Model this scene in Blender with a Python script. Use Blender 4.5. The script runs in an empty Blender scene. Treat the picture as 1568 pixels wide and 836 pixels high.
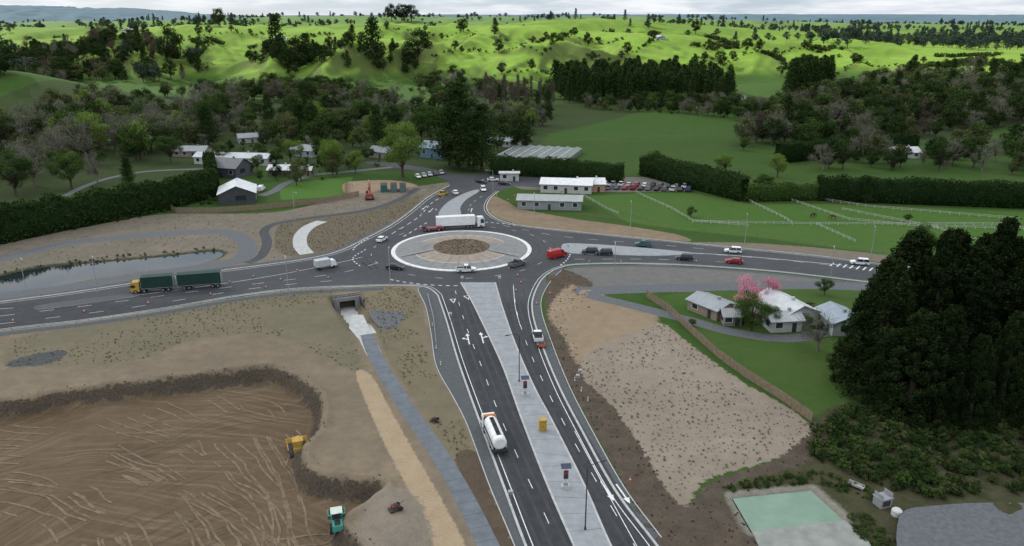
import bpy, math, random
import numpy as np
from mathutils import Vector, Matrix
random.seed(5); RNG=np.random.default_rng(5)
sc=bpy.context.scene
CH=66.0; TH=math.radians(18.57); FP=1170.0
cT,sT=math.cos(TH),math.sin(TH)
# ---------- pixel helper: image coordinates projected through the camera -> metres on the ground
def ray(px,py):
    u=(px-784)/FP; w=(418-py)/FP
    return (u,cT+w*sT,-sT+w*cT)
def P(px,py,z=0.0):
    d=ray(px,py); t=(CH-z)/-d[2]
    return (d[0]*t,d[1]*t)
def PP(l): return [P(a,b) for a,b in l]
# ---------- noise
def vn(x,y,s=0):
    xi=np.floor(x).astype(np.int64); yi=np.floor(y).astype(np.int64)
    fx=x-xi; fy=y-yi; fx=fx*fx*(3-2*fx); fy=fy*fy*(3-2*fy)
    def h(a,b):
        n=(a*374761393+b*668265263+s*1274126177)&0xffffffff
        n=((n^(n>>13))*1103515245)&0xffffffff
        return ((n^(n>>16))&0xffff)/65535.0
    return (h(xi,yi)*(1-fx)+h(xi+1,yi)*fx)*(1-fy)+(h(xi,yi+1)*(1-fx)+h(xi+1,yi+1)*fx)*fy
def fbm(x,y,o=4,s=0):
    r=0;a=.5;t=0
    for i in range(o):
        r=r+a*vn(x*2**i+17.3*i,y*2**i-9.1*i,s+i); t+=a; a*=.5
    return r/t
def sst(a,b,x):
    t=np.clip((x-a)/(b-a),0,1); return t*t*(3-2*t)
def sdf(poly,X,Y,m=10.0,closed=True):
    p=np.array(poly); out=np.full(X.shape,-m)
    k=(X>p[:,0].min()-m)&(X<p[:,0].max()+m)&(Y>p[:,1].min()-m)&(Y<p[:,1].max()+m)
    if not k.any(): return out
    x=X[k];y=Y[k]; d=np.full(x.shape,1e9); ins=np.zeros(x.shape,bool)
    n=len(p)
    for i in range(n if closed else n-1):
        ax,ay=p[i]; bx,by=p[(i+1)%n]
        ex,ey=bx-ax,by-ay; L=ex*ex+ey*ey+1e-12
        t=np.clip(((x-ax)*ex+(y-ay)*ey)/L,0,1)
        d=np.minimum(d,(x-ax-t*ex)**2+(y-ay-t*ey)**2)
        if ay!=by and closed:
            c=((ay>y)!=(by>y))&(x<(bx-ax)*(y-ay)/(by-ay)+ax); ins^=c
    d=np.minimum(np.sqrt(d),m); out[k]=np.where(ins,d,-d); return out
def smooth(pts,n=8,closed=False):
    p=[np.array(q,float) for q in pts]
    out=[]; N=len(p)
    rg=range(N if closed else N-1)
    for i in rg:
        if closed: a,b,c,d=p[(i-1)%N],p[i],p[(i+1)%N],p[(i+2)%N]
        else: a,b,c,d=p[max(i-1,0)],p[i],p[i+1],p[min(i+2,N-1)]
        for k in range(n):
            t=k/n
            out.append(.5*((2*b)+(c-a)*t+(2*a-5*b+4*c-d)*t*t+(3*b-a-3*c+d)*t**3))
    if not closed: out.append(p[-1])
    return [tuple(q) for q in out]
S=lambda l,n=8:smooth(PP(l),n)
SC=lambda l,n=6:smooth(PP(l),n,True)
# ---------- ground zones
ZP={}
ZP['paddock']=PP([(890,300),(1000,296),(1062,296),(1140,312),(1250,312),(1568,322),(1750,325),(1750,420),(1400,396),(1180,366),(1040,352),(960,340)])
ZP['grassL']=PP([(430,306),(428,292),(450,280),(540,270),(535,300)])
ZP['grassM']=PP([(100,232),(180,208),(215,205),(240,215),(180,240),(120,262)])
ZP['site']=PP([(-400,530),(0,506),(250,473),(450,442),(640,437),(690,560),(735,700),(800,836),(900,1000),(-700,1000)])
ZP['wbed']=SC([(-300,430),(0,372),(120,350),(250,328),(420,325),(530,300),(600,290),(640,285),(695,282),(600,345),(520,387),(400,407),(0,463),(-300,505)])
ZP['nwbed']=SC([(430,342),(480,334),(560,323),(615,306),(650,298),(620,328),(580,350),(530,378),(480,390),(440,392),(420,375)])
ZP['mulchA']=SC([(20,520),(120,500),(250,480),(450,448),(515,450),(545,520),(548,570),(470,535),(400,512),(300,520),(200,555),(80,560),(10,560)])
ZP['mulchB']=SC([(552,446),(635,444),(652,510),(664,560),(698,620),(722,690),(690,697),(640,620),(600,560),(572,500)])
ZP['sandA']=SC([(545,572),(568,575),(605,640),(650,720),(690,790),(720,860),(690,900),(650,800),(620,740),(575,650)])
ZP['basin']=SC([(-350,650),(0,618),(100,600),(250,582),(380,566),(430,568),(472,590),(492,615),(488,655),(462,690),(475,722),(525,735),(585,742),(572,762),(520,800),(560,850),(600,950),(-700,1000)])
ZP['mound']=SC([(560,770),(600,745),(640,765),(660,810),(650,850),(580,850),(545,820)])
ZP['soilS']=SC([(697,700),(730,694),(755,760),(790,840),(800,880),(765,880),(730,790)])
ZP['soilR']=SC([(838,425),(858,412),(885,420),(908,437),(885,470),(868,500),(900,560),(930,610),(985,680),(1020,745),(1055,772),(1090,738),(1180,705),(1215,670),(1262,640),(1250,700),(1140,735),(1110,760),(1150,810),(1200,900),(1040,900),(980,790),(940,715),(893,630),(862,570),(838,500)])
ZP['sandR']=SC([(866,440),(900,442),(960,468),(1005,480),(1000,505),(950,530),(890,560),(866,520),(840,480)])
ZP['bedR']=SC([(905,535),(960,512),(1012,495),(1060,530),(1130,580),(1237,646),(1213,686),(1180,705),(1080,735),(1050,775),(1015,742),(985,690),(940,625),(890,572)])
ZP['vergeE']=SC([(752,300),(775,308),(800,320),(880,335),(960,346),(1040,360),(1046,370),(900,357),(800,345),(748,324)])
ZP['vergeE2']=SC([(1040,372),(1150,372),(1300,384),(1400,398),(1400,406),(1250,391),(1130,380)])
ZP['gravE']=PP([(850,412),(1000,404),(1330,433),(1500,450),(1500,460),(1250,440),(1130,447),(990,447),(890,440)])
ZP['lawnR']=SC([(1005,458),(1150,440),(1300,432),(1500,470),(1500,640),(1255,640),(1160,580),(1070,515)])
ZP['scrubR']=SC([(1245,648),(1330,610),(1700,560),(1900,900),(1330,900),(1290,800),(1130,752),(1140,730),(1240,700)])
ZP['yard']=SC([(528,280),(600,276),(640,285),(600,292),(540,302)])
ZP['park']=PP([(830,268),(1000,272),(1062,284),(1052,293),(900,294),(800,290),(740,270)])
ZP['wooded']=PP([(100,160),(300,150),(560,155),(840,150),(1000,168),(840,205),(800,265),(690,262),(560,262),(330,240),(330,262),(-100,330),(-200,200)])
ZP['dryP']=SC([(40,545),(100,536),(95,548),(60,560),(8,560)])
POND=SC([(-80,446),(-20,428),(0,421),(60,408),(150,400),(250,391),(325,383),(340,390),(295,405),(205,416),(125,429),(65,442),(20,451),(-40,462)])
GPOND=PP([(1122,760),(1242,748),(1292,793),(1152,812)])
PA=P(531,457); PB=P(562,512)
pdir=np.array([PA[0]-PB[0],PA[1]-PB[1]]); PLEN=np.linalg.norm(pdir); pdir/=PLEN
pn=np.array([-pdir[1],pdir[0]])
# ---------- ridges
def ridge(ctl,foot):
    xs=[];ys=[];zs=[];fs=[]
    for (c,r,D),f in zip(ctl,foot):
        d=ray(c,r); xs.append((c-784)/1235*D*1.11); ys.append(D); zs.append(CH+D*d[2]/d[1]); fs.append(f)
    return [np.array(q) for q in (xs,ys,zs,fs)]
C1=[(-500,70,1500),(0,68,1350),(130,62,1250),(270,48,1150),(340,40,1100),(420,40,1050),(520,40,1000),(600,34,1000),(700,41,1050),(800,42,1050),(880,38,1050),(960,52,1000),(1040,56,1000),(1130,62,1050),(1200,66,1100),(1260,60,1150),(1330,74,1150),(1420,76,1100),(1568,80,1000),(2100,90,900)]
F1=[800,800,800,760,740,740,720,720,720,720,720,740,760,800,800,800,760,700,640,600]
C2=[(-500,50,2100),(0,44,2100),(200,42,2000),(400,40,2000),(700,37,2000),(900,30,1900),(1050,40,1900),(1200,50,1900),(1400,48,1900),(1568,54,1800),(2200,54,1800)]
F2=[1500]*11
C3=[(-500,36,3600),(0,36,3500),(300,31,3400),(380,27,3400),(600,26,3400),(800,27,3300),(950,26,3300),(1100,32,3200),(1250,36,3200),(1400,38,3200),(1568,42,3200),(2200,40,3200)]
F3=[2500]*12
C4=[(-600,18,9500),(0,13,9500),(80,8,9500),(150,11,9500),(250,13,9500),(330,22,9500),(450,24,9500),(800,22,9500),(1200,22,9500),(1500,23,9500),(2200,22,9500)]
F4=[6500]*11
RD=[ridge(C1,F1),ridge(C2,F2),ridge(C3,F3),ridge(C4,F4)]
def H(x,y,near=True):
    x=np.atleast_1d(np.asarray(x,float)); y=np.atleast_1d(np.asarray(y,float))
    h=np.zeros_like(x)
    wx=x+70*(fbm(x/220,y/220,3,3)-.5); wy=y+150*(fbm(x/260,y/260,3,4)-.5)
    for i,(rx,ry,rz,rf) in enumerate(RD):
        yc=np.interp(wx,rx,ry); zc=np.interp(wx,rx,rz); yf=np.interp(wx,rx,rf)
        t=(wy-yf)/(yc-yf)
        fr=np.clip(t,0,1); fr=fr*fr*(3-2*fr)*.65+fr*.35
        back=1-.6*sst(1.0,1.9,t)
        sc_=[1,2,3,6][i]
        rg=1-np.abs(2*fbm(wx/(120*sc_),y/(200*sc_),3,20+i)-1)
        rg2=1-np.abs(2*fbm((wx+.4*y)/(50*sc_)+3,y/(95*sc_),3,40+i)-1)
        rg3=1-np.abs(2*fbm((wx-.3*y)/(17*sc_)+3,y/(34*sc_),2,50+i)-1)
        env=np.clip(t*3,0,1)*(1-.75*np.exp(-((t-1)/.25)**2))
        k=zc*fr*back+ env*zc*(.95*(rg-.80)+.32*(rg2-.75)+.07*(rg3-.7))
        h=np.maximum(h,np.where(t>0,k,0))
    h=np.maximum(h,26*np.exp(-(((x+400)/85)**2+((y-610)/60)**2)))
    h=np.maximum(h,22*sst(300,560,x)*sst(330,620,y)*(.8+.4*fbm(x/80,y/80,3,31)))
    h+= (fbm(x/60,y/60,3,9)-.5)*3*sst(330,520,y)
    if near:
        k=(y<420)
        if k.any():
            X=x[k];Y=y[k];z=h[k]
            b=sdf(ZP['basin'],X,Y)
            z-=2.8*sst(-.3,2.6,b+1.6*(fbm(X/3,Y/3,3,2)-.5))
            z+=.7*np.exp(-((b+.9)/.8)**2)*(.5+fbm(X/2,Y/2,2,5))
            z+=np.where(b>0,(fbm(X/5,Y/5,3,6)-.5)*.6,0)
            m=sdf(ZP['mound'],X,Y); z+=1.3*sst(-.5,4,m)
            p=sdf(POND,X,Y); z-=1.2*sst(-1.2,1.2,p)
            g=sdf(GPOND,X,Y); z-=1.2*sst(-.6,.6,g)
            s=sdf(ZP['scrubR'],X,Y); z+=sst(1,6,s)*((fbm(X/7,Y/7,4,7)-.45)*2.6)*sst(1,4,-g)
            r=sdf(ZP['soilR'],X,Y); z+=sst(0,1.5,r)*(fbm(X/1.6,Y/1.6,3,17)-.4)*.8
            a=(X-PB[0])*pdir[0]+(Y-PB[1])*pdir[1]; w=np.abs((X-PB[0])*pn[0]+(Y-PB[1])*pn[1])
            d=3.0*sst(0,PLEN-3,a)*(a<PLEN+3)
            z-=d*(1-sst(2.0,4.6,w))
            h[k]=z
    return h
def Hs(x,y): return float(H([x],[y])[0])
_ys=np.geomspace(50,9000,2500)
def hit(px,py):
    d=ray(px,py); xs=_ys*d[0]/d[1]; zs=CH+_ys*d[2]/d[1]
    g=H(xs,_ys); k=np.nonzero(zs<=g)[0]
    i=k[0] if len(k) else len(_ys)-1
    return (float(xs[i]),float(_ys[i]),float(g[i]))
ZP['forest']=[hit(a,b)[:2] for a,b in [(1130,238),(1150,195),(1215,160),(1340,132),(1568,110),(1850,104),(1850,215),(1568,188),(1420,216),(1250,237)]]
# ---------- node helpers
def newmat(name):
    m=bpy.data.materials.new(name); m.use_nodes=True
    nt=m.node_tree; b=nt.nodes['Principled BSDF']; b.inputs['Specular IOR Level'].default_value=.25
    return m,nt,b
def N(nt,t,**k):
    n=nt.nodes.new(t)
    for a,v in k.items(): setattr(n,a,v)
    return n
def mth(nt,op,a,b=None,c=None,clamp=False):
    n=nt.nodes.new('ShaderNodeMath'); n.operation=op; n.use_clamp=clamp
    for i,v in enumerate((a,b,c)):
        if v is None: continue
        if isinstance(v,(int,float)): n.inputs[i].default_value=v
        else: nt.links.new(v,n.inputs[i])
    return n.outputs[0]
def mixc(nt,f,a,b):
    n=nt.nodes.new('ShaderNodeMix'); n.data_type='RGBA'
    for i,v in ((0,f),(6,a),(7,b)):
        if isinstance(v,(int,float)): n.inputs[i].default_value=v
        elif isinstance(v,tuple): n.inputs[i].default_value=(*v[:3],1)
        else: nt.links.new(v,n.inputs[i])
    return n.outputs[2]
def mrange(nt,v,lo,hi):
    r=N(nt,'ShaderNodeMapRange'); r.inputs[1].default_value=lo; r.inputs[2].default_value=hi; nt.links.new(v,r.inputs[0]); return r.outputs[0]
def noise(nt,vec,scale,detail=3,rough=.6,lo=.3,hi=.7):
    n=N(nt,'ShaderNodeTexNoise'); n.inputs['Scale'].default_value=scale; n.inputs['Detail'].default_value=detail; n.inputs['Roughness'].default_value=rough
    nt.links.new(vec,n.inputs['Vector']); return mrange(nt,n.outputs[0],lo,hi)
def mat(name,c1,c2=None,scale=1.0,rough=.8,bump=0,metal=0,world=False,spec=.25,detail=2):
    m,nt,b=newmat(name); b.inputs['Roughness'].default_value=rough; b.inputs['Metallic'].default_value=metal
    b.inputs['Specular IOR Level'].default_value=spec
    if c2 is None: c2=tuple(v*.82 for v in c1)
    if world: v=N(nt,'ShaderNodeNewGeometry').outputs['Position']
    else: v=N(nt,'ShaderNodeTexCoord').outputs['Object']
    f=noise(nt,v,scale,detail); col=mixc(nt,f,c1,c2)
    nt.links.new(col,b.inputs['Base Color'])
    return m
def leafmat(name,c1,c2,var=.35):
    m=bpy.data.materials.new(name); m.use_nodes=True; nt=m.node_tree; nt.nodes.remove(nt.nodes['Principled BSDF'])
    b=N(nt,'ShaderNodeBsdfDiffuse'); nt.links.new(b.outputs[0],nt.nodes['Material Output'].inputs[0])
    at=N(nt,'ShaderNodeAttribute',attribute_name='tint'); oi=N(nt,'ShaderNodeObjectInfo')
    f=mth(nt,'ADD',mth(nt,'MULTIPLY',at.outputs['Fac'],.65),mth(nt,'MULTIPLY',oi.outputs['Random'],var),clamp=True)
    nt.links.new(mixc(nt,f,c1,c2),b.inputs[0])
    return m
# ---------- mesh helpers
def link(o,parent=None):
    sc.collection.objects.link(o)
    if parent: o.parent=parent
    return o
def npmesh(name,V,Q,mats,mi=None,tint=None,smoothf=False):
    me=bpy.data.meshes.new(name); V=np.asarray(V,np.float32); Q=np.asarray(Q,np.int32)
    me.vertices.add(len(V)); me.vertices.foreach_set('co',V.ravel())
    k=Q.shape[1]
    me.loops.add(Q.size); me.loops.foreach_set('vertex_index',Q.ravel())
    me.polygons.add(len(Q)); me.polygons.foreach_set('loop_start',np.arange(0,Q.size,k,dtype=np.int32))
    me.polygons.foreach_set('loop_total',np.full(len(Q),k,np.int32))
    for m in mats: me.materials.append(m)
    if mi is not None: me.polygons.foreach_set('material_index',np.asarray(mi,np.int32))
    if smoothf: me.polygons.foreach_set('use_smooth',np.ones(len(Q),bool))
    me.update(calc_edges=True)
    if tint is not None:
        a=me.attributes.new('tint','FLOAT','FACE'); a.data.foreach_set('value',np.asarray(tint,np.float32))
    return me
class MB:
    def __init__(s): s.v=[];s.f=[];s.m=[]
    def add(s,vs,fs,m):
        b=len(s.v); s.v+= [tuple(map(float,q)) for q in vs]
        for f in fs: s.f.append([b+i for i in f]); s.m.append(m)
    def box(s,x0,x1,y0,y1,z0,z1,m,tx0=0,tx1=0,ty=0):
        s.add([(x0,y0,z0),(x1,y0,z0),(x1,y1,z0),(x0,y1,z0),(x0+tx0,y0+ty,z1),(x1-tx1,y0+ty,z1),(x1-tx1,y1-ty,z1),(x0+tx0,y1-ty,z1)],
              [(3,2,1,0),(4,5,6,7),(0,1,5,4),(1,2,6,5),(2,3,7,6),(3,0,4,7)],m)
    def tube(s,pts,rs,m,n=8):
        V=[];
        for i,p in enumerate(pts):
            p=Vector(p); a=Vector(pts[max(i-1,0)]); b=Vector(pts[min(i+1,len(pts)-1)])
            d=(b-a).normalized(); u=d.cross(Vector((0,0,1)) if abs(d.z)<.9 else Vector((1,0,0))).normalized(); w=d.cross(u)
            r=rs[i] if hasattr(rs,'__len__') else rs
            for k in range(n):
                t=2*math.pi*k/n; V.append(p+u*math.cos(t)*r+w*math.sin(t)*r)
        F=[]
        for i in range(len(pts)-1):
            for k in range(n): F.append((i*n+k,i*n+(k+1)%n,(i+1)*n+(k+1)%n,(i+1)*n+k))
        F.append(tuple(range(n))[::-1]); F.append(tuple(range((len(pts)-1)*n,len(pts)*n)))
        s.add(V,F,m)
    def prism(s,prof,y0,y1,m,ins=None):
        n=len(prof); ins=ins or [0]*n
        V=[(x,y0+ins[i],z) for i,(x,z) in enumerate(prof)]+[(x,y1-ins[i],z) for i,(x,z) in enumerate(prof)]
        F=[tuple(range(n)),tuple(range(2*n-1,n-1,-1))]+[(i,i+n,(i+1)%n+n,(i+1)%n) for i in range(n)]
        s.add(V,F,m)
    def wheel(s,x,y,r,w,mt,mh,n=12):
        s.tube([(x,y-w/2,r),(x,y+w/2,r)],r,mt,n)
        s.tube([(x,y-w/2-.015,r),(x,y+w/2+.015,r)],r*.5,mh,8)
    def mesh(s,name,mats):
        me=bpy.data.meshes.new(name); me.from_pydata(s.v,[],s.f)
        for m in mats: me.materials.append(m)
        me.polygons.foreach_set('material_index',s.m); me.update(); return me
    def obj(s,name,mats,loc=(0,0,0),rz=0,parent=None,bevel=0):
        o=bpy.data.objects.new(name,s.mesh(name,mats)); o.location=loc; o.rotation_euler[2]=rz
        if bevel:
            md=o.modifiers.new('b','BEVEL'); md.width=bevel; md.segments=2; md.limit_method='ANGLE'
        return link(o,parent)
def offs(pts,d):
    p=np.array(pts); t=np.gradient(p,axis=0); t/=np.linalg.norm(t,axis=1)[:,None]+1e-9
    return p+np.stack([-t[:,1],t[:,0]],1)*d
def ribbon(mb,pts,w,z,m,off=0,h=0,zs=None):
    a=offs(pts,off-w/2); b=offs(pts,off+w/2); n=len(a)
    zz=[z]*n if zs is None else zs
    if h==0:
        V=[(q[0],q[1],zz[i]) for i,q in enumerate(a)]+[(q[0],q[1],zz[i]) for i,q in enumerate(b)]
        F=[(i,i+1,n+i+1,n+i) for i in range(n-1)]
    else:
        V=[];F=[]
        for i in range(n):
            for q,dz in ((a[i],0),(b[i],0),(b[i],h),(a[i],h)): V.append((q[0],q[1],zz[i]+dz))
        for i in range(n-1):
            j=i*4;k=j+4
            for u in range(4): F.append((j+u,k+u,k+(u+1)%4,j+(u+1)%4))
        F.append((3,2,1,0)); F.append((n*4-4,n*4-3,n*4-2,n*4-1))
    mb.add(V,F,m)
def resamp(pts,step):
    p=np.array(pts); d=np.r_[0,np.cumsum(np.linalg.norm(np.diff(p,axis=0),axis=1))]
    s=np.arange(0,d[-1],step); return np.stack([np.interp(s,d,p[:,0]),np.interp(s,d,p[:,1])],1)
def dashes(mb,pts,w,z,m,on,gap,off=0):
    q=resamp(offs(pts,off) if off else pts,.5); k=int(on/.5); g=int((on+gap)/.5)
    for i in range(0,len(q)-k-1,g): ribbon(mb,q[i:i+k+1],w,z,m)
def slab(name,poly,z,h,ms,parent=None,curb=None):
    n=len(poly); mb=MB()
    mb.add([(x,y,z+h) for x,y in poly],[tuple(range(n))],0)
    if h>0.02: mb.add([(x,y,z-.1) for x,y in poly]+[(x,y,z+h) for x,y in poly],[(i,(i+1)%n,n+(i+1)%n,n+i) for i in range(n)],1 if len(ms)>1 else 0)
    o=mb.obj(name,ms,parent=parent)
    for p in o.data.polygons[:1]:
        if p.normal.z<0: p.flip()
    return o
# ================= GROUND =================
rows=[-120,-60,-20,10,30,45]
y=55.
while y<11500:
    rows.append(y); y+= max(.5,.0050*(y-85)) if y>165 else .5
rows=np.array(rows); NC=540
s=np.linspace(-1,1,NC); s=np.sign(s)*np.abs(s)**1.08
Xg=s[None,:]*(60+np.maximum(rows,0)*.98)[:,None]; Yg=np.repeat(rows[:,None],NC,1)
X=Xg.ravel();Y=Yg.ravel(); Z=H(X,Y)
idx=np.arange(len(rows)*NC).reshape(len(rows),NC)
Q=np.stack([idx[:-1,:-1],idx[:-1,1:],idx[1:,1:],idx[1:,:-1]],-1).reshape(-1,4)
ZV={k:sdf(p,X,Y) for k,p in ZP.items()}
WEST=['grassL','grassM','yard','park','wooded','wbed','nwbed','site','mulchA','dryP','mulchB','sandA','soilS','pond']
BAS=['site','mulchA','dryP','sandA','mound','basin','soilS']
EAST=['paddock','park','yard','wooded','gravE','lawnR','scrubR','soilR','sandR','bedR','vergeE','vergeE2','gpond']
FAR=['wooded','grassM','forest']
fx_=X[Q].mean(1); fy_=Y[Q].mean(1); fb=ZV['basin'][Q].max(1); fm=ZV['mound'][Q].max(1)
mi=np.where(fy_>430,3,np.where((fb>-7)|(fm>-2),1,np.where(fx_<7-.057*fy_,0,2)))
ZC={'wooded':((.022,.045,.010),(.035,.06,.016),(.05,.055,.025),'F','M',8,3),
'forest':((.018,.034,.010),(.03,.05,.015),(.05,.05,.025),'F','M',8,4),
'paddock':((.040,.100,.015),(.056,.125,.02),(.075,.12,.03),'M','B'),'grassL':((.05,.125,.02),(.065,.15,.025),(.08,.145,.03),'F','M'),
'grassM':((.07,.16,.02),(.09,.19,.03),(.08,.15,.03),'F','M',4,2),'park':((.15,.14,.13),(.11,.105,.10),(.19,.17,.15),'F','M'),
'yard':((.28,.20,.13),(.22,.165,.11),(.34,.26,.175),'F','M'),'wbed':((.225,.185,.15),(.15,.125,.10),(.12,.115,.075),'M','B'),
'nwbed':((.13,.105,.075),(.10,.085,.055),(.17,.14,.10),'F','M'),'site':((.255,.20,.135),(.175,.135,.095),(.125,.105,.078),'M','B'),
'mulchA':((.15,.133,.09),(.105,.102,.066),(.21,.165,.11),'M','B',3,1.5),'dryP':((.075,.08,.08),(.055,.06,.06),(.10,.10,.10),'F','M'),
'mulchB':((.16,.135,.09),(.11,.10,.062),(.22,.175,.115),'M','B',.6),'sandA':((.36,.265,.165),(.27,.20,.125),(.40,.31,.21),'F','M',.7),
'mound':((.21,.175,.14),(.165,.135,.105),(.27,.225,.17),'F','M',3,1),'soilS':((.09,.063,.044),(.06,.045,.032),(.12,.09,.062),'F','M'),
'gravE':((.15,.145,.14),(.115,.11,.105),(.19,.175,.16),'F','M'),'lawnR':((.030,.08,.012),(.046,.10,.017),(.08,.10,.033),'M','B'),
'scrubR':((.020,.038,.012),(.045,.048,.021),(.10,.075,.05),'F','M',4,1),'soilR':((.078,.06,.045),(.05,.04,.032),(.13,.10,.073),'F','M',2),
'sandR':((.27,.20,.13),(.18,.135,.09),(.32,.245,.17),'M','B',2.2,.8),'bedR':((.31,.26,.21),(.245,.20,.155),(.18,.145,.11),'M','B',1.8),
'vergeE':((.29,.215,.14),(.21,.155,.105),(.13,.10,.07),'M','B',1.5),'vergeE2':((.22,.18,.145),(.17,.14,.11),(.13,.11,.08),'F','M')}
def ground_mat(name,zones,hills=False,basin=False):
    gm,nt,bs=newmat(name); bs.inputs['Roughness'].default_value=.95; bs.inputs['Specular IOR Level'].default_value=.08
    pos=N(nt,'ShaderNodeNewGeometry').outputs['Position']
    n_={'F':noise(nt,pos,2.6,2,.7),'M':noise(nt,pos,.35,4,.68),'B':noise(nt,pos,.045,4,.65)}
    if not hills: n_['XF']=noise(nt,pos,8,1,.7,.25,.75)
    eN=mth(nt,'SUBTRACT',noise(nt,pos,.8,3,.75,.2,.8),.5)
    def att(n): return N(nt,'ShaderNodeAttribute',attribute_name=n).outputs['Fac']
    def c3(a,b,c,f1,f2): return mixc(nt,mth(nt,'MULTIPLY',n_[f2],.65),mixc(nt,n_[f1],a,b),c)
    def zf(n,amp=1.2,w=.35): return mth(nt,'ADD',mth(nt,'DIVIDE',mth(nt,'ADD',att(n),mth(nt,'MULTIPLY',eN,amp)),w),.5,clamp=True)
    col=c3((.026,.068,.010),(.040,.088,.014),(.055,.080,.022),'M','B')
    if hills:
        n_['H']=noise(nt,pos,.011,6,.68); n_['H2']=noise(nt,pos,.09,3,.7)
        hc=c3((.10,.205,.018),(.20,.33,.036),(.16,.19,.055),'H','B')
        hc=mixc(nt,mth(nt,'MULTIPLY',n_['H2'],.3),hc,(.08,.15,.022))
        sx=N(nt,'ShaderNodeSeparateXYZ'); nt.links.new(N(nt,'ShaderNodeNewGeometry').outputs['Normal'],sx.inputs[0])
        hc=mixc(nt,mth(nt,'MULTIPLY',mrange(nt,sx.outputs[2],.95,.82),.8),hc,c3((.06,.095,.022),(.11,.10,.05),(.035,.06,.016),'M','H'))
        col=mixc(nt,att('hill'),col,hc); col=mixc(nt,att('far_haze'),col,(.11,.17,.20))  # distance haze painted into the ground colour
    for z in zones:
        if z=='pond': col=mixc(nt,mth(nt,'ADD',att('pond'),mth(nt,'ADD',1.6,mth(nt,'MULTIPLY',eN,2.0)),clamp=True),col,c3((.05,.06,.025),(.09,.075,.045),(.03,.04,.02),'F','M'))
        elif z=='gpond': col=mixc(nt,mth(nt,'ADD',mth(nt,'MULTIPLY',att('gpond'),1.2),mth(nt,'ADD',1.9,eN),clamp=True),col,c3((.22,.20,.165),(.15,.13,.10),(.27,.26,.22),'F','M'))
        elif z=='basin':
            bf=zf('z_basin',1.0,.4)
            bas=c3((.082,.053,.031),(.118,.080,.048),(.165,.122,.08),'M','B')
            def streak(px,py,k,ka,lo,hi,sd_):
                ox,oy=P(px,py)
                wn=N(nt,'ShaderNodeTexNoise'); wn.inputs['Scale'].default_value=.05; wn.inputs['Detail'].default_value=1; nt.links.new(pos,wn.inputs[0])
                wv=N(nt,'ShaderNodeVectorMath',operation='SCALE'); nt.links.new(wn.outputs['Color'],wv.inputs[0]); wv.inputs['Scale'].default_value=7+sd_*.5
                v=N(nt,'ShaderNodeVectorMath',operation='ADD'); nt.links.new(pos,v.inputs[0]); nt.links.new(wv.outputs[0],v.inputs[1])
                v2=N(nt,'ShaderNodeVectorMath',operation='SUBTRACT'); nt.links.new(v.outputs[0],v2.inputs[0]); v2.inputs[1].default_value=(ox,oy,0)
                sp=N(nt,'ShaderNodeSeparateXYZ'); nt.links.new(v2.outputs[0],sp.inputs[0])
                r=mth(nt,'SQRT',mth(nt,'ADD',mth(nt,'MULTIPLY',sp.outputs[0],sp.outputs[0]),mth(nt,'MULTIPLY',sp.outputs[1],sp.outputs[1])))
                a=mth(nt,'ARCTAN2',sp.outputs[1],sp.outputs[0])
                cb=N(nt,'ShaderNodeCombineXYZ'); nt.links.new(mth(nt,'MULTIPLY',r,k),cb.inputs[0]); nt.links.new(mth(nt,'MULTIPLY',a,ka),cb.inputs[1]); cb.inputs[2].default_value=sd_
                return noise(nt,cb.outputs[0],1.0,3,.6,lo,hi)
            t1=streak(-260,1250,1.15,2.5,.50,.66,1.0); t2=streak(620,1150,1.2,3.0,.50,.66,5.0)
            msk=noise(nt,pos,.03,2,.5,.42,.58)
            tk=mth(nt,'ADD',mth(nt,'MULTIPLY',t1,msk),mth(nt,'MULTIPLY',t2,mth(nt,'SUBTRACT',1,msk)))
            tk=mth(nt,'MULTIPLY',tk,mth(nt,'ADD',mth(nt,'MULTIPLY',n_['F'],.35),.3),clamp=True)
            bas=mixc(nt,tk,bas,(.24,.18,.12))
            bas=mixc(nt,mth(nt,'MULTIPLY',mth(nt,'MULTIPLY',t2,msk),.5),bas,(.045,.032,.023))
            col=mixc(nt,bf,col,bas)
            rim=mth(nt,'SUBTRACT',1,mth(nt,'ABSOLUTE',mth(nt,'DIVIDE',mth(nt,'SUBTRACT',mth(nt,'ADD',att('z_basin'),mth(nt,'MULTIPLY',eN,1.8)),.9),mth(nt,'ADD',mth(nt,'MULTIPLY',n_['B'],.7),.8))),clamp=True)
            col=mixc(nt,mth(nt,'MULTIPLY',mth(nt,'MULTIPLY',rim,2.5,clamp=True),.92),col,c3((.055,.045,.035),(.033,.027,.022),(.12,.095,.07),'XF','F'))  # dark bank soil, with the shade of the cut painted in
        else:
            c=ZC[z]; amp=c[5] if len(c)>5 else 1.2; w=c[6] if len(c)>6 else .35
            col=mixc(nt,zf('z_'+z,amp,w),col,c3(*c[:5]))
    if not hills:
        col=mixc(nt,mth(nt,'MULTIPLY',n_['XF'],.22),col,(.03,.03,.02))
        bp=N(nt,'ShaderNodeBump'); bp.inputs['Strength'].default_value=.6; bp.inputs['Distance'].default_value=.25
        bn=N(nt,'ShaderNodeTexNoise'); bn.inputs['Scale'].default_value=2.0; bn.inputs['Detail'].default_value=2; nt.links.new(pos,bn.inputs[0])
        nt.links.new(bn.outputs[0],bp.inputs['Height']); nt.links.new(bp.outputs[0],bs.inputs['Normal'])
    nt.links.new(col,bs.inputs['Base Color'])
    return gm
ground=npmesh('ground',np.stack([X,Y,Z],1),Q,[ground_mat('ground_west',WEST),ground_mat('ground_basin',BAS,basin=True),ground_mat('ground_east',EAST),ground_mat('ground_hills',FAR,hills=True)],mi,smoothf=True)
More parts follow.
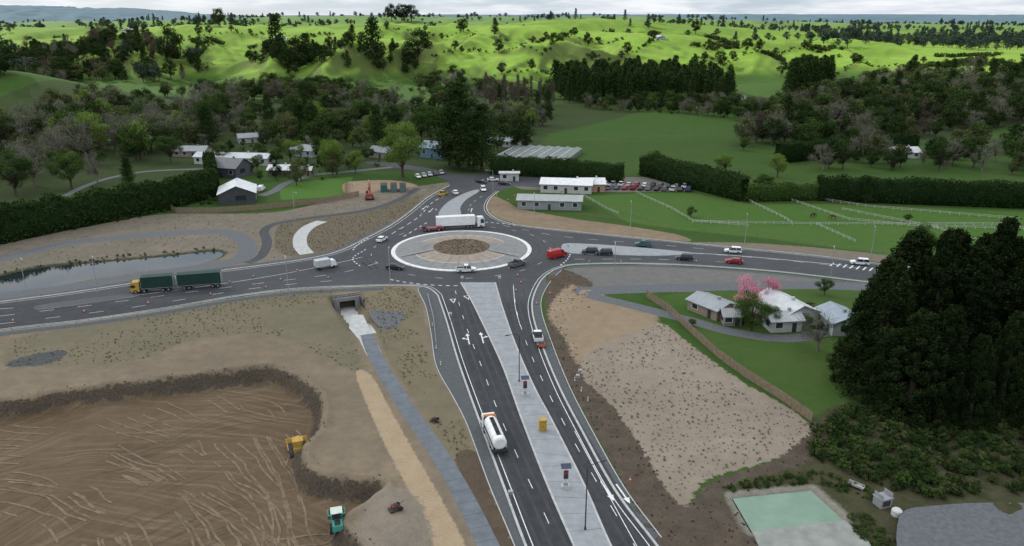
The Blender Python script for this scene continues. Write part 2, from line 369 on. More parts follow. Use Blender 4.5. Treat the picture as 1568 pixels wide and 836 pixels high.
def fat(name,v):
    a=ground.attributes.new(name,'FLOAT','POINT'); a.data.foreach_set('value',np.asarray(v,np.float32))
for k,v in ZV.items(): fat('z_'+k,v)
fat('pond',sdf(POND,X,Y)); fat('gpond',sdf(GPOND,X,Y))
Hh=H(X,Y,False); fat('hill',sst(3,14,Hh)*sst(600,760,Y))
fat('far_haze',sst(1300,8000,Y))
link(bpy.data.objects.new('ground',ground))
# ================= MATERIALS =================
def asphalt_mat():
    m,nt,b=newmat('asphalt_mat'); pos=N(nt,'ShaderNodeNewGeometry').outputs['Position']
    a=noise(nt,pos,.06,3,.6); f=noise(nt,pos,5,2,.7); g=noise(nt,pos,.5,4,.7,.45,.75)
    sp=N(nt,'ShaderNodeSeparateXYZ'); nt.links.new(pos,sp.inputs[0])
    south=mrange(nt,sp.outputs[1],178,172)
    c=mixc(nt,a,(.045,.048,.052),(.064,.067,.071)); c=mixc(nt,south,c,mixc(nt,a,(.027,.029,.033),(.039,.041,.045)))
    c=mixc(nt,mth(nt,'MULTIPLY',f,.3),c,(.022,.023,.025)); c=mixc(nt,mth(nt,'MULTIPLY',g,.32),c,(.09,.087,.082))
    nt.links.new(c,b.inputs['Base Color']); b.inputs['Roughness'].default_value=.85
    return m
ASPH=asphalt_mat()
WEAR=mat('tyre_wear_mat',(.050,.052,.055),(.034,.036,.039),.35,.8,world=True,detail=4)
ASPH2=mat('chipseal_mat',(.088,.093,.096),(.065,.07,.073),1.2,.9,world=True)
PATHM=mat('path_concrete_mat',(.14,.155,.17),(.10,.112,.125),.6,.85,world=True)
CONC=mat('concrete_mat',(.29,.30,.31),(.21,.22,.225),.6,.85,world=True,detail=5)
KERB=mat('kerb_mat',(.44,.44,.425),(.32,.32,.31),.9,.85,world=True)
GRAV=mat('gravel_path_mat',(.12,.125,.13),(.085,.09,.095),1.5,.95,world=True)
def markmat():
    m,nt,b=newmat('road_paint_mat'); pos=N(nt,'ShaderNodeNewGeometry').outputs['Position']
    f=noise(nt,pos,1.6,4,.75,.45,.75); nt.links.new(mixc(nt,mth(nt,'MULTIPLY',f,.75),(.68,.68,.66),(.16,.16,.16)),b.inputs['Base Color']); return m
MARK=markmat()
TAN=mat('paving_tan_mat',(.31,.26,.20),(.22,.185,.15),.6,.9,world=True,detail=4)
PGREY=mat('paving_grey_mat',(.23,.23,.225),(.165,.165,.16),.6,.9,world=True,detail=4)
MULCH=mat('mulch_mat',(.085,.06,.042),(.145,.105,.073),1.2,.95,world=True,detail=4)
WHITE=mat('white_paint_mat',(.74,.74,.73),(.64,.64,.63),1,.4,spec=.5)
BLACK=mat('tyre_mat',(.02,.02,.02),(.03,.03,.03),3,.8)
GLASS=mat('vehicle_glass_mat',(.02,.025,.03),(.03,.035,.04),1,.08,spec=.6)
CHROME=mat('steel_mat',(.5,.5,.5),(.42,.42,.42),3,.3,metal=.8)
GALV=mat('galvanised_mat',(.36,.37,.38),(.28,.29,.30),2,.5,metal=.3)
DARKM=mat('dark_metal_mat',(.03,.03,.035),(.05,.05,.05),2,.6)
ORANGE=mat('orange_mat',(.65,.11,.02),(.5,.09,.02),2,.5)
YELLOW=mat('yellow_paint_mat',(.50,.30,.03),(.30,.19,.06),2,.55,detail=4)
RED=mat('red_paint_mat',(.25,.02,.02),(.18,.02,.02),1,.35,spec=.5)
GREENC=mat('dark_green_curtain_mat',(.010,.034,.028),(.016,.046,.036),.8,.6)
LAMPM=mat('light_lens_mat',(.8,.8,.75),(.7,.7,.65),2,.2)
REDL=mat('tail_light_mat',(.4,.01,.01),(.3,.01,.01),2,.3)
SOLAR=mat('solar_panel_mat',(.012,.015,.04),(.02,.025,.06),6,.2,spec=.6)
TIMBER=mat('timber_mat',(.25,.185,.13),(.16,.12,.085),1.5,.9)
BARK=mat('bark_mat',(.09,.065,.045),(.05,.04,.03),6,.95)
BARKP=mat('pale_bark_mat',(.20,.18,.145),(.13,.115,.095),6,.95)
# ================= ROADS =================
T=S([(-250,497),(0,463),(100,450),(200,435),(300,420),(400,407),(470,397),(520,385),(560,366),(600,345),(632,322),(655,303),(672,293),(690,284)])
B=S([(-250,545),(0,506),(120,492),(250,473),(360,454),(450,443),(560,438),(620,437),(655,440),(672,452)])
SL=S([(672,452),(685,490),(701,545),(720,600),(744,665),(774,745),(808,836),(860,960)])
SR=S([(1085,950),(1003,836),(940,752),(890,662),(854,592),(828,528),(814,480),(816,452),(832,424),(862,408),(910,404),(1000,404),(1100,409),(1200,417),(1330,432),(1520,453)])
ET=S([(1520,422),(1345,404),(1250,392),(1130,380),(1040,371),(900,357),(800,346),(762,336),(745,322),(748,306),(764,292)])
asph=[*T,*[(p[0],p[1]) for p in ET[::-1]],*SR[::-1],*SL[::-1],*B[::-1]]
slab('road',asph,.004,0,[ASPH])
n2=PP([(668,297),(690,285),(684,276),(655,264),(600,256),(560,250),(560,246),(610,250),(660,258),(700,267),(760,266),(838,270),(900,280),(895,289),(830,287),(790,285),(764,293),(720,300)])
slab('side_road',n2,.008,0,[ASPH])
SHL=S([(655,440),(640,442),(652,470),(660,510),(668,560),(692,605),(715,650),(748,740),(788,836),(835,960)])
slab('road_shoulder',SHL+SL[::-1],.0,.002,[ASPH2])
SHR=S([(1100,950),(1022,836),(958,750),(908,662),(872,592),(846,528),(830,480),(830,455),(844,430),(862,412)])
i0=min(range(len(SR)),key=lambda i:abs(SR[i][0]-P(862,408)[0])+abs(SR[i][1]-P(862,408)[1]))
slab('road_shoulder',SHR+SR[:i0+1][::-1],.0,.002,[ASPH2])
mb=MB()
for l,o in ((T,.25),(B,-.25),(SL,-.25),(SR,-.25),(ET,-.25)):
    ribbon(mb,resamp(l,1.5),.35,.0,0,off=o,h=.13)
ribbon(mb,resamp(SHL,1.5),.15,.0,0,off=0,h=.10)
ribbon(mb,resamp(SHR,1.5),.15,.0,0,off=0,h=.10)
mb.obj('kerb',[KERB])
mb=MB()
ribbon(mb,resamp(offs(B,-2.6)[:-20],2),2.4,.006,0)
ribbon(mb,resamp(offs(T,2.3)[:-30],2),1.8,.006,0)
ribbon(mb,resamp(offs(SR,-2.0)[i0:],2),1.6,.006,0)
mb.obj('footpath',[ASPH2])
LOOP=S([(-120,420),(0,397),(100,374),(200,362),(300,355),(345,355),(372,367),(380,384),(360,400),(300,410),(200,425),(100,441),(0,454),(-100,468)])
mb=MB(); ribbon(mb,LOOP,5.5,.010,0)
mb.obj('gravel_path',[GRAV])
CYC=S([(378,403),(400,392),(409,372),(405,353),(425,342),(480,333),(560,322),(612,305),(640,288)])
mb=MB(); ribbon(mb,CYC,3,.014,0)
mb.obj('cycle_path',[ASPH])
CPA=S([(493,339),(474,347),(461,360),(460,376),(470,389)])
mb=MB(); ribbon(mb,CPA,4.2,.02,0,h=.05)
mb.obj('concrete_path',[KERB])
mb=MB(); ribbon(mb,S([(880,446),(960,443),(1060,440),(1150,438),(1260,437),(1420,445)]),6,.012,0)
ribbon(mb,S([(900,452),(960,466),(1050,489),(1120,508),(1190,518),(1240,514),(1290,498),(1330,480)]),4,.016,0)
ribbon(mb,S([(400,300),(420,292),(440,280),(480,268),(540,262),(600,256)]),4,.012,0)
ribbon(mb,S([(100,300),(130,285),(170,272),(230,262),(330,258)]),3,.012,0)
mb.obj('gravel_driveway',[GRAV])
pth=S([(562,512),(572,540),(598,585),(630,635),(665,685),(702,745),(745,830),(800,950)])
ramp=[(PB[0]+pdir[0]*(PLEN+2)*k/12,PB[1]+pdir[1]*(PLEN+2)*k/12) for k in range(13)]
mb=MB(); zs=[float(-3.0*sst(0,PLEN-3,np.array(math.dist(q,PB))))+.03 for q in ramp]
ribbon(mb,ramp,4.2,0,1,zs=zs); ribbon(mb,resamp(pth,1.5),2.9,.02,0)
q=resamp(pth,3.0)
for i in range(1,len(q)-1): ribbon(mb,[q[i],q[i]+(q[i+1]-q[i])*.02],2.9,.025,2)
mb.obj('pedestrian_path',[PATHM,KERB,DARKM])
slab('concrete_apron',PP([(540,482),(556,482),(584,540),(562,545),(550,520),(534,502)]),.012,0,[KERB])
slab('rock_apron',SC([(566,478),(590,476),(618,480),(616,492),(600,504),(580,500)]),.012,0,[GRAV])
ang=math.atan2(pdir[1],pdir[0]); mb=MB()
for y0,y1 in ((-3.4,-1.9),(1.9,3.4)): mb.box(-.4,.0,y0,y1,-3.2,.35,0)
mb.box(-.4,0,-1.9,1.9,-.5,.35,0)
mb.box(0,9,-2.2,-1.9,-3.2,-.25,1); mb.box(0,9,1.9,2.2,-3.2,-.25,1); mb.box(0,9,-1.9,1.9,-.5,-.25,1); mb.box(9,9.2,-2.2,2.2,-3.2,-.25,1)
for sgn in (-1,1):
    a=sgn*3.1
    mb.add([(-.4,a,-3.2),(-6,a*1.1,-3.2),(-6,a*1.1,-1.6),(-.4,a,.35),(-.4,a+.3*sgn,-3.2),(-6,a*1.1+.3*sgn,-3.2),(-6,a*1.1+.3*sgn,-1.6),(-.4,a+.3*sgn,.35)],[(0,1,2,3),(4,5,6,7),(3,2,6,7),(1,2,6,5),(0,1,5,4)],1)
mb.tube([(-.2,-3.3,1.4),(-.2,3.3,1.4)],.04,2,6); mb.tube([(-.2,-3.3,.9),(-.2,3.3,.9)],.03,2,6)
for k in range(-3,4): mb.tube([(-.2,k*1.1,.35),(-.2,k*1.1,1.4)],.03,2,6)
mb.obj('underpass_portal',[PGREY,DARKM,GALV],(*PA,0),ang)
Lm=S([(706,433),(722,460),(742,500),(770,560),(799,640),(838,740),(880,836),(935,960)]); Rm=S([(758,433),(767,465),(782,510),(802,560),(822,603),(843,642),(892,740),(934,836),(998,960)])
slab('median_island',Lm+Rm[::-1],.0,.14,[CONC,KERB])
mb=MB(); la=resamp(Lm,4); ra=np.array(Rm)
for q in la[1:-1]:
    j=ra[np.argmin(np.abs(ra[:,1]-q[1]))]; mb.add([(q[0]+.2,q[1]-.03,.145),(j[0]-.2,j[1]-.03,.145),(j[0]-.2,j[1]+.03,.145),(q[0]+.2,q[1]+.03,.145)],[(0,1,2,3)],0)
mb.obj('median_joints',[ASPH2])
slab('splitter_island',SC([(672,331),(682,313),(705,299),(728,291),(734,293),(714,306),(705,318),(704,331)]),0,.14,[CONC,KERB])
slab('splitter_island',SC([(863,374),(900,374),(960,378),(1040,385),(1062,389),(1000,392),(930,390),(868,387)]),0,.14,[CONC,KERB])
slab('splitter_island',SC([(60,468),(130,458),(205,450),(206,454),(130,465),(62,474)]),0,.14,[ASPH2,KERB])
mb=MB()
for l,o in ((Lm,-.1),(Rm,.1)): ribbon(mb,resamp(l,1.5),.3,.02,0,off=o,h=.135)
mb.obj('kerb',[KERB])
cI=P(707,382); RI=(P(814,382)[0]-P(600,382)[0])/2
def ring(r0,r1,z0,z1,m,a0=0,a1=360,h=0):
    n=max(3,int((a1-a0)/3)); V=[];F=[]
    for i in range(n+1):
        a=math.radians(a0+(a1-a0)*i/n); c,s_=math.cos(a),math.sin(a)
        V+=[(c*r0,s_*r0,z1),(c*r1,s_*r1,z0),(c*r1,s_*r1,z0-h)]
    for i in range(n):
        j=i*3; F+=[(j,j+1,j+4,j+3),(j+1,j+2,j+5,j+4)]
    return V,F,m
mb=MB()
mb.add(*ring(RI-1.2,RI,.16,.20,4,h=.2)); mb.add(*ring(RI-6.3,RI-1.2,.2,.38,1)); mb.add(*ring(RI-6.7,RI-6.3,.39,.40,0,h=.1))
mb.add(*ring(8.4,RI-6.7,.40,.9,2)); mb.add(*ring(0.01,8.4,.92,1.7,3))
for k in range(28):
    if k%14 in (0,1,13,12):
        mb.add(*ring(8.5,RI-1.6,.24,1.0,1,k*360/28,(k+1)*360/28))
    a=2*math.pi*k/28; c,s_=math.cos(a),math.sin(a)
    mb.add([(c*9-s_*.06,s_*9+c*.06,1.0),(c*9+s_*.06,s_*9-c*.06,1.0),(c*(RI-1.6)+s_*.06,s_*(RI-1.6)-c*.06,.29),(c*(RI-1.6)-s_*.06,s_*(RI-1.6)+c*.06,.29)],[(0,1,2,3)],1)
mb.obj('roundabout_central_island',[KERB,PGREY,TAN,MULCH,MARK],(*cI,0))
# tyre wear in the wheel paths
c1=S([(697,445),(714,500),(737,560),(762,628),(793,700),(826,770),(864,855),(905,960)])
c2=S([(786,440),(792,480),(808,530),(832,585),(862,645),(912,735),(972,836),(1040,950)])
cw=S([(0,484),(150,466),(300,446),(420,431),(520,418),(580,402)])
mb=MB()
for l in (c1,c2):
    for o in (-2.6,-.95,.95,2.5): ribbon(mb,resamp(l,2),.5,.010,0,off=o)
for o in (-2.8,-1.1,1.1,2.8): ribbon(mb,resamp(cw,2),.5,.010,0,off=o)
for r in (RI+2.4,RI+4.2,RI+7.4,RI+9.2):
    ribbon(mb,[(cI[0]+r*math.cos(math.radians(a)),cI[1]+r*math.sin(math.radians(a))) for a in range(0,361,4)],.55,.010,0)
mb.obj('tyre_wear',[WEAR])
mb=MB()
ribbon(mb,resamp(T,1.5)[:-8],.14,.016,0,off=-.9); ribbon(mb,resamp(B,1.5),.14,.016,0,off=.8)
ribbon(mb,resamp(SL,1.5),.14,.016,0,off=.7); ribbon(mb,resamp(SR,1.5),.14,.016,0,off=.7); ribbon(mb,resamp(ET,1.5),.14,.016,0,off=.7)
ribbon(mb,resamp(Lm,1.5),.13,.016,0,off=.5); ribbon(mb,resamp(Rm,1.5),.13,.016,0,off=-.5)
dashes(mb,c1,.12,.016,0,2.5,6)
dashes(mb,c2,.12,.016,0,2.5,6)
ribbon(mb,S([(786,436),(789,470),(797,500)]),.13,.017,0)
ribbon(mb,resamp(S([(880,660),(925,745),(975,836),(1030,930)]),1.5),.12,.020,0)
dashes(mb,cw,.14,.016,0,3,5)
ribbon(mb,resamp(S([(210,452),(330,436),(430,420),(520,402),(560,392)]),2),.16,.017,0)
dashes(mb,S([(0,473),(60,469)]),.14,.016,0,3,3); dashes(mb,S([(0,496),(200,471),(400,440),(560,426)]),.14,.016,0,3,6)
dashes(mb,S([(1060,388),(1150,394),(1300,409),(1500,432)]),.14,.016,0,3,4)
dashes(mb,S([(880,397),(1000,397),(1130,402)]),.14,.016,0,3,5)
dashes(mb,S([(770,345),(860,362),(1000,374),(1100,383)]),.14,.016,0,3,5)
ribbon(mb,S([(1060,389),(1150,395),(1290,408)]),.25,.017,0,off=1.2)
for i in range(9):
    a=P(1270+i*10,407+i*1.3); mb.add([(a[0],a[1],.017),(a[0]+.5,a[1],.017),(a[0]+2.5,a[1]+2.6,.017),(a[0]+2,a[1]+2.6,.017)],[(0,1,2,3)],0)
dashes(mb,S([(600,358),(640,333),(662,310),(690,295)]),.25,.016,0,3,3)
dashes(mb,S([(618,362),(655,340)]),.3,.016,0,2,2)
dashes(mb,S([(716,330),(722,312),(745,296)]),.14,.016,0,3,4); dashes(mb,S([(560,382),(540,396),(556,410)]),.3,.016,0,1,1)
def arcpts(r,a0,a1): return [(cI[0]+r*math.cos(math.radians(a0+(a1-a0)*i/30)),cI[1]+r*math.sin(math.radians(a0+(a1-a0)*i/30))) for i in range(31)]
for a0,a1 in ((238,275),(158,185),(60,92),(-28,0)): dashes(mb,arcpts(RI+11.5,a0,a1),.35,.018,0,1,1)
dashes(mb,arcpts(RI+5.8,0,360),.13,.016,0,2,6)
def tri(px,py,q,L=3,W=1.6):
    x,y=P(px,py); d=np.array(P(*q))-np.array((x,y)); d/=np.linalg.norm(d); n=np.array((-d[1],d[0]))
    def pt(a,b): r=np.array((x,y))+d*a+n*b; return (r[0],r[1],.018)
    w=.25
    o=[(L/2,-W/2),(L/2,W/2),(-L/2,0)]; c=[(L/2-w,-W/2+w*1.3),(L/2-w,W/2-w*1.3),(-L/2+w*3,0)]
    mb.add([pt(*k) for k in o]+[pt(*k) for k in c],[(0,1,4,3),(1,2,5,4),(2,0,3,5)],0)
def arrow(px,py,q,kind='s',L=6):
    x,y=P(px,py); d=np.array(P(*q))-np.array((x,y)); d/=np.linalg.norm(d); n=np.array((-d[1],d[0]))
    def pt(a,b): r=np.array((x,y))+d*a+n*b; return (r[0],r[1],.022)
    mb.add([pt(-L/2,-.13),(pt(L/2-1.4,-.13)),pt(L/2-1.4,.13),pt(-L/2,.13)],[(0,1,2,3)],0)
    mb.add([pt(L/2-1.4,-.5),pt(L/2,0),pt(L/2-1.4,.5)],[(0,1,2)],0)
    if kind!='s':
        s_=1 if kind=='l' else -1
        mb.add([pt(-.6,.13*s_),pt(.2,.8*s_),pt(.5,.8*s_),pt(.0,.13*s_)],[(0,1,2,3)],0)
        mb.add([pt(-.2,.8*s_),pt(.35,1.4*s_),pt(.9,.8*s_)],[(0,1,2)],0)
arrow(717,519,(706,470),'l'); arrow(738,517,(724,468),'r'); tri(694,461,(690,445)); tri(716,456,(708,443))
arrow(930,752,(965,805),'s',5); arrow(954,756,(985,800),'s',5); arrow(700,312,(705,300)); arrow(722,322,(726,308)); arrow(650,318,(635,330)); arrow(660,322,(648,333))
mb.obj('road_markings',[MARK])
# machine tyre tracks pressed into the basin floor
mb=MB()
TRK=[[(60,640),(160,672),(260,715),(360,775),(430,850)],[(150,625),(260,662),(350,712),(420,775),(450,840)],[(-60,690),(60,700),(150,745),(210,800),(250,860)],[(320,590),(390,635),(430,695),(445,760)],[(-60,745),(50,765),(110,810),(140,870)],[(240,600),(330,640),(395,700),(425,770),(430,840)],[(-80,655),(60,662),(190,700),(290,760),(350,850)],[(380,585),(430,620),(452,665),(448,690)],[(0,630),(120,650),(230,690),(330,748),(395,836)],[(300,836),(380,812),(460,800),(540,790)],[(0,720),(100,735),(160,780),(190,850)],[(330,860),(300,780),(240,720),(120,680),(-60,670)],[(480,836),(460,780),(440,730),(400,650),(350,600)],[(-60,712),(40,722),(120,755),(175,815),(200,870)],[(200,615),(300,655),(375,715),(410,790),(415,860)]]
for l in TRK:
    q=resamp(S(l),.7); q=q+np.stack([(fbm(q[:,0]/6,q[:,1]/6,2,3)-.5)*2.2,(fbm(q[:,0]/6,q[:,1]/6,2,4)-.5)*2.2],1)
    for o_ in (-1.05,1.05):
        e=offs(q,o_); brk=fbm(e[:,0]/7,e[:,1]/7,2,33)>.38
        st=None
        for i in range(len(e)):
            if brk[i] and st is None: st=i
            if (not brk[i] or i==len(e)-1) and st is not None:
                if i-st>3: ribbon(mb,e[st:i],.36,0,0,zs=list(H(e[st:i,0],e[st:i,1])+.05))
                st=None
mb.obj('tyre_tracks',[mat('track_soil_mat',(.20,.148,.098),(.095,.066,.042),.9,.95,world=True,detail=5)])
# ================= WATER =================
def watermat(name,c,c2,r=.05,bmp=.03):
    m,nt,b=newmat(name); b.inputs['Roughness'].default_value=r; b.inputs['Specular IOR Level'].default_value=.6
    pos=N(nt,'ShaderNodeNewGeometry').outputs['Position']; f=noise(nt,pos,1.5,2); bp=N(nt,'ShaderNodeBump'); bp.inputs['Strength'].default_value=bmp; bp.inputs['Distance'].default_value=.05
    nt.links.new(f,bp.inputs['Height']); nt.links.new(bp.outputs[0],b.inputs['Normal'])
    g=noise(nt,pos,.22,4,.65,.38,.62); nt.links.new(mixc(nt,g,c,c2),b.inputs['Base Color']); return m
slab('pond_water',[tuple(p) for p in POND],-.40,0,[watermat('pond_mat',(.014,.02,.02),(.02,.03,.03),.03)])
slab('settling_pond_water',GPOND,-.35,0,[watermat('green_pond_mat',(.15,.235,.165),(.115,.20,.135),.3,.1)])
slab('settling_pond_slab',PP([(1152,815),(1293,797),(1330,830),(1350,870),(1180,880)]),0,.12,[mat('stained_concrete_mat',(.28,.29,.265),(.17,.18,.155),.4,.85,world=True,detail=5)])
slab('gravel_yard',SC([(1375,800),(1440,781),(1568,778),(1700,790),(1750,900),(1420,900)]),.8,.05,[GRAV])
# ================= TREES =================
def leafquads(C,size,rng):
    n=len(C); a=rng.normal(size=(n,3)); a/=np.linalg.norm(a,axis=1)[:,None]; b=rng.normal(size=(n,3))
    b-= (a*b).sum(1)[:,None]*a; b/=np.linalg.norm(b,axis=1)[:,None]+1e-9
    s1=(size*rng.uniform(.6,1.4,n))[:,None]; s2=s1*rng.uniform(.45,.8,n)[:,None]
    V=np.stack([C-a*s1,C-b*s2,C+a*s1,C+b*s2],1).reshape(-1,3)
    return V,np.arange(4*n).reshape(-1,4)
def tree_mesh(name,kind,seed,nl,leaf,bark,ls=.02):
    rng=np.random.default_rng(seed); tb=MB(); C=[];T_=[]
    if kind in('broad','bare','shrub'):
        nb={'broad':26,'bare':18,'shrub':12}[kind]; cz=.58 if kind!='shrub' else .45
        bl=[]; lean=rng.normal(size=2)*.04
        for i in range(nb):
            v=rng.normal(size=3); v/=np.linalg.norm(v); r=rng.uniform(.25,1)**.5
            rx=.36 if kind!='shrub' else .5
            zz=v[2]*r*(.36 if kind!='shrub' else .35); wd=1-.35*max(0,zz/.36)
            p=np.array([v[0]*rx*r*wd+lean[0],v[1]*rx*r*wd+lean[1],cz+zz])
            bl.append((p,rng.uniform(.07,.16)*(1.25 if kind=='shrub' else 1),rng.uniform(0,1)))
        if kind!='shrub': tb.tube([(0,0,-.02),(.01,0,.2),(lean[0],lean[1],.42)],[.026,.02,.014],0,7)
        for p,r,t in bl:
            b0=(0,0,rng.uniform(.15,.4) if kind!='shrub' else .02); mid=(np.array(b0)+p)/2+np.array([0,0,-.03])
            tb.tube([b0,mid,p],[.011,.007,.002],0,4)
            if kind=='bare':
                for k in range(9):
                    e=p+rng.normal(size=3)*r*.8; e[2]=max(e[2],.2); tb.tube([mid+(p-mid)*rng.uniform(0,1),e],[.004,.0012],0,3)
            m=int(nl/nb); v=rng.normal(size=(m,3)); v/=np.linalg.norm(v,axis=1)[:,None]
            q=p+v*r*(rng.uniform(.2,1.15,m)**.45)[:,None]*np.array([1,1,.75])+rng.normal(size=(m,3))*.012; C.append(q)
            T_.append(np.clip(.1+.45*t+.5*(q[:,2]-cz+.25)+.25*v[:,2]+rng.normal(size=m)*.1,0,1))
    elif kind=='pine':
        tb.tube([(0,0,-.02),(0,0,.5),(.005,0,.97)],[.022,.014,.003],0,7)
        nb=60; m=int(nl/nb)
        for i in range(nb):
            z=.1+.88*(i/nb)**.9; L=(.23*(1-z)**.62+.02)*rng.uniform(.55,1.25); a=i*2.4+rng.uniform(-.4,.4); t=rng.uniform(0,1)
            d=np.array([math.cos(a),math.sin(a),rng.uniform(-.1,.35)])
            if i%3==0: tb.tube([(0,0,z),tuple(np.array([0,0,z])+d*L*.9)],[.006,.001],0,3)
            s_=rng.uniform(.15,1,m)**.7; q=np.array([0,0,z])+d*(L*s_)[:,None]+rng.normal(size=(m,3))*np.array([.018,.018,.014])*(1.2+ (1-z))
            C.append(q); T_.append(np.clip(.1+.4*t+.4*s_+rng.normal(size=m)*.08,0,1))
    elif kind=='cedar':
        tb.tube([(0,0,-.02),(0,0,.95)],[.03,.004],0,7)
        nb=150; m=int(nl/nb)
        for i in range(nb):
            z=.03+.95*(i/nb); R=.20*(1-z)**.60*(1-.3*math.exp(-z*10))+.006; a=i*2.399; r=R*rng.uniform(.5,1.2); t=rng.uniform(0,1)
            p=np.array([math.cos(a)*r,math.sin(a)*r,z]); br=rng.uniform(.022,.045)*(1-.5*z)
            v=rng.normal(size=(m,3)); v/=np.linalg.norm(v,axis=1)[:,None]
            q=p+v*br*(rng.uniform(.2,1.3,m)**.4)[:,None]*np.array([1.1,1.1,1.6])+rng.normal(size=(m,3))*.006; C.append(q)
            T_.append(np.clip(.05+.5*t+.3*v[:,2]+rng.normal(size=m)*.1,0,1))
    elif kind=='poplar':
        tb.tube([(0,0,-.02),(0,0,.9)],[.014,.002],0,5)
        nb=46; m=int(nl/nb)
        for i in range(nb):
            z=.12+.7*i/nb; a=i*2.4; L=rng.uniform(.12,.26)*(1-z*.5); d=np.array([math.cos(a)*.36,math.sin(a)*.36,1.0])
            e=np.array([0,0,z])+d*L; tb.tube([(0,0,z),tuple(e)],[.004,.001],0,3)
            s_=rng.uniform(.2,1.05,m); q=np.array([0,0,z])+d*(L*s_)[:,None]+rng.normal(size=(m,3))*.012; C.append(q); T_.append(np.clip(rng.uniform(.2,.9,m),0,1))
    C=np.concatenate(C);T_=np.concatenate(T_)
    V,Qd=leafquads(C,ls,rng)
    tv=np.array(tb.v); tf=[f for f in tb.f if len(f)==4]
    nV=len(V); allV=np.vstack([V,tv]); allQ=np.vstack([Qd,np.array(tf)+nV]); mi=np.r_[np.ones(len(Qd)),np.zeros(len(tf))]
    tt=np.r_[T_,np.zeros(len(tf))]
    return npmesh(name,allV,allQ,[bark,leaf],mi,tt)
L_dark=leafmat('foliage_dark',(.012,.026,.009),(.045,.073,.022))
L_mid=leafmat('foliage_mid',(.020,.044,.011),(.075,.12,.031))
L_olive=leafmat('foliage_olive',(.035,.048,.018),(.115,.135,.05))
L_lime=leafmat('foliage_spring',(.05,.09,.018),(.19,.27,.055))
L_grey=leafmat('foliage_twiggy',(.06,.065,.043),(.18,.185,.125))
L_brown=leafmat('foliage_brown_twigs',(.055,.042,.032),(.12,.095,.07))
L_hazed=leafmat('foliage_hazed',(.028,.048,.038),(.068,.095,.068))  # bluish leaf colour, distance haze mixed into it
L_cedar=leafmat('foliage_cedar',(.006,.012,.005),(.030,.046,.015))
L_pink=leafmat('blossom_pink',(.45,.13,.19),(.72,.30,.38))
L_tus=leafmat('tussock_blades',(.085,.074,.045),(.17,.145,.09))
TM={}
def reg(k,kind,seeds,nl,leaf,bark,ls): TM[k]=[tree_mesh(k+'_crown',kind,i,nl,leaf,bark,ls) for i in seeds]
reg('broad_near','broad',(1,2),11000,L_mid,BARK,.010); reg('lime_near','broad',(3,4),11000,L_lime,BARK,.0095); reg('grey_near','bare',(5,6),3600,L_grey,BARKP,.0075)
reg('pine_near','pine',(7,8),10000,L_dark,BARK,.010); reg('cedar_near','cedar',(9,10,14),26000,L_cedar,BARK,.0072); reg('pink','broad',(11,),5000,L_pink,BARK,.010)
reg('broad','broad',(21,22,36),2600,L_mid,BARK,.020); reg('olive','broad',(23,37),2300,L_olive,BARK,.020); reg('dark','broad',(24,25,38),2600,L_dark,BARK,.021); reg('far_haze','broad',(41,),500,L_hazed,BARK,.042)
reg('farpine','pine',(42,),500,L_hazed,BARK,.038)
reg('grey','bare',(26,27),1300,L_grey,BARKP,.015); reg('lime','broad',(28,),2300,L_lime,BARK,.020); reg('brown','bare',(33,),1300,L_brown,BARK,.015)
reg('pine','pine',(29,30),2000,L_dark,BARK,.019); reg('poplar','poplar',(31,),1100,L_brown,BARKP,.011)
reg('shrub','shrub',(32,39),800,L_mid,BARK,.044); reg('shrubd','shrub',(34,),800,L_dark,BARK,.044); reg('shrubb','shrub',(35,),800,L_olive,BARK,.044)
def tuss():
    rng=np.random.default_rng(3); V=[];F=[];T_=[]
    for i in range(14):
        a=rng.uniform(0,6.28); l=rng.uniform(.3,.6); r=.04; w=.05; c,s_=math.cos(a),math.sin(a); b=len(V)
        V+=[(c*r-s_*w,s_*r+c*w,0),(c*r+s_*w,s_*r-c*w,0),(c*l*.7+s_*w,s_*l*.7-c*w,l*.7),(c*l*.7-s_*w,s_*l*.7+c*w,l*.7)]; F.append((b,b+1,b+2,b+3)); T_.append(rng.uniform(0,1))
    return npmesh('tussock',V,F,[L_tus],None,T_)
TM['tussock']=[tuss()]
def instancer(name,mesh,pts,scl,zs=None,child='crown'):
    n=len(pts)
    if n==0: return
    p=np.asarray(pts,float); z=H(p[:,0],p[:,1]) if zs is None else np.asarray(zs); a=RNG.uniform(0,6.28,n); h=np.asarray(scl)*.5*math.sqrt(2)
    V=np.zeros((n,4,3))
    for k in range(4):
        V[:,k,0]=p[:,0]+np.cos(a+k*math.pi/2)*h; V[:,k,1]=p[:,1]+np.sin(a+k*math.pi/2)*h; V[:,k,2]=z-.02*np.asarray(scl)
    me=npmesh(name,V.reshape(-1,3),np.arange(4*n).reshape(-1,4),[])
    o=link(bpy.data.objects.new(name,me)); o.instance_type='FACES'; o.use_instance_faces_scale=True; o.show_instancer_for_render=False; o.show_instancer_for_viewport=False
    c=bpy.data.objects.new(child,mesh); link(c,o)
def sample(poly,n,rng=RNG,clump=0,cs=40):
    p=np.array(poly); out=[]
    tries=0
    while len(out)<n and tries<60:
        x=rng.uniform(p[:,0].min(),p[:,0].max(),n*3); y=rng.uniform(p[:,1].min(),p[:,1].max(),n*3)
        k=sdf(poly,x,y)>0
        if clump: k&=fbm(x/cs,y/cs,3,int(clump*10)+55)>clump
        out+=list(zip(x[k],y[k])); tries+=1
    return np.array(out[:n])
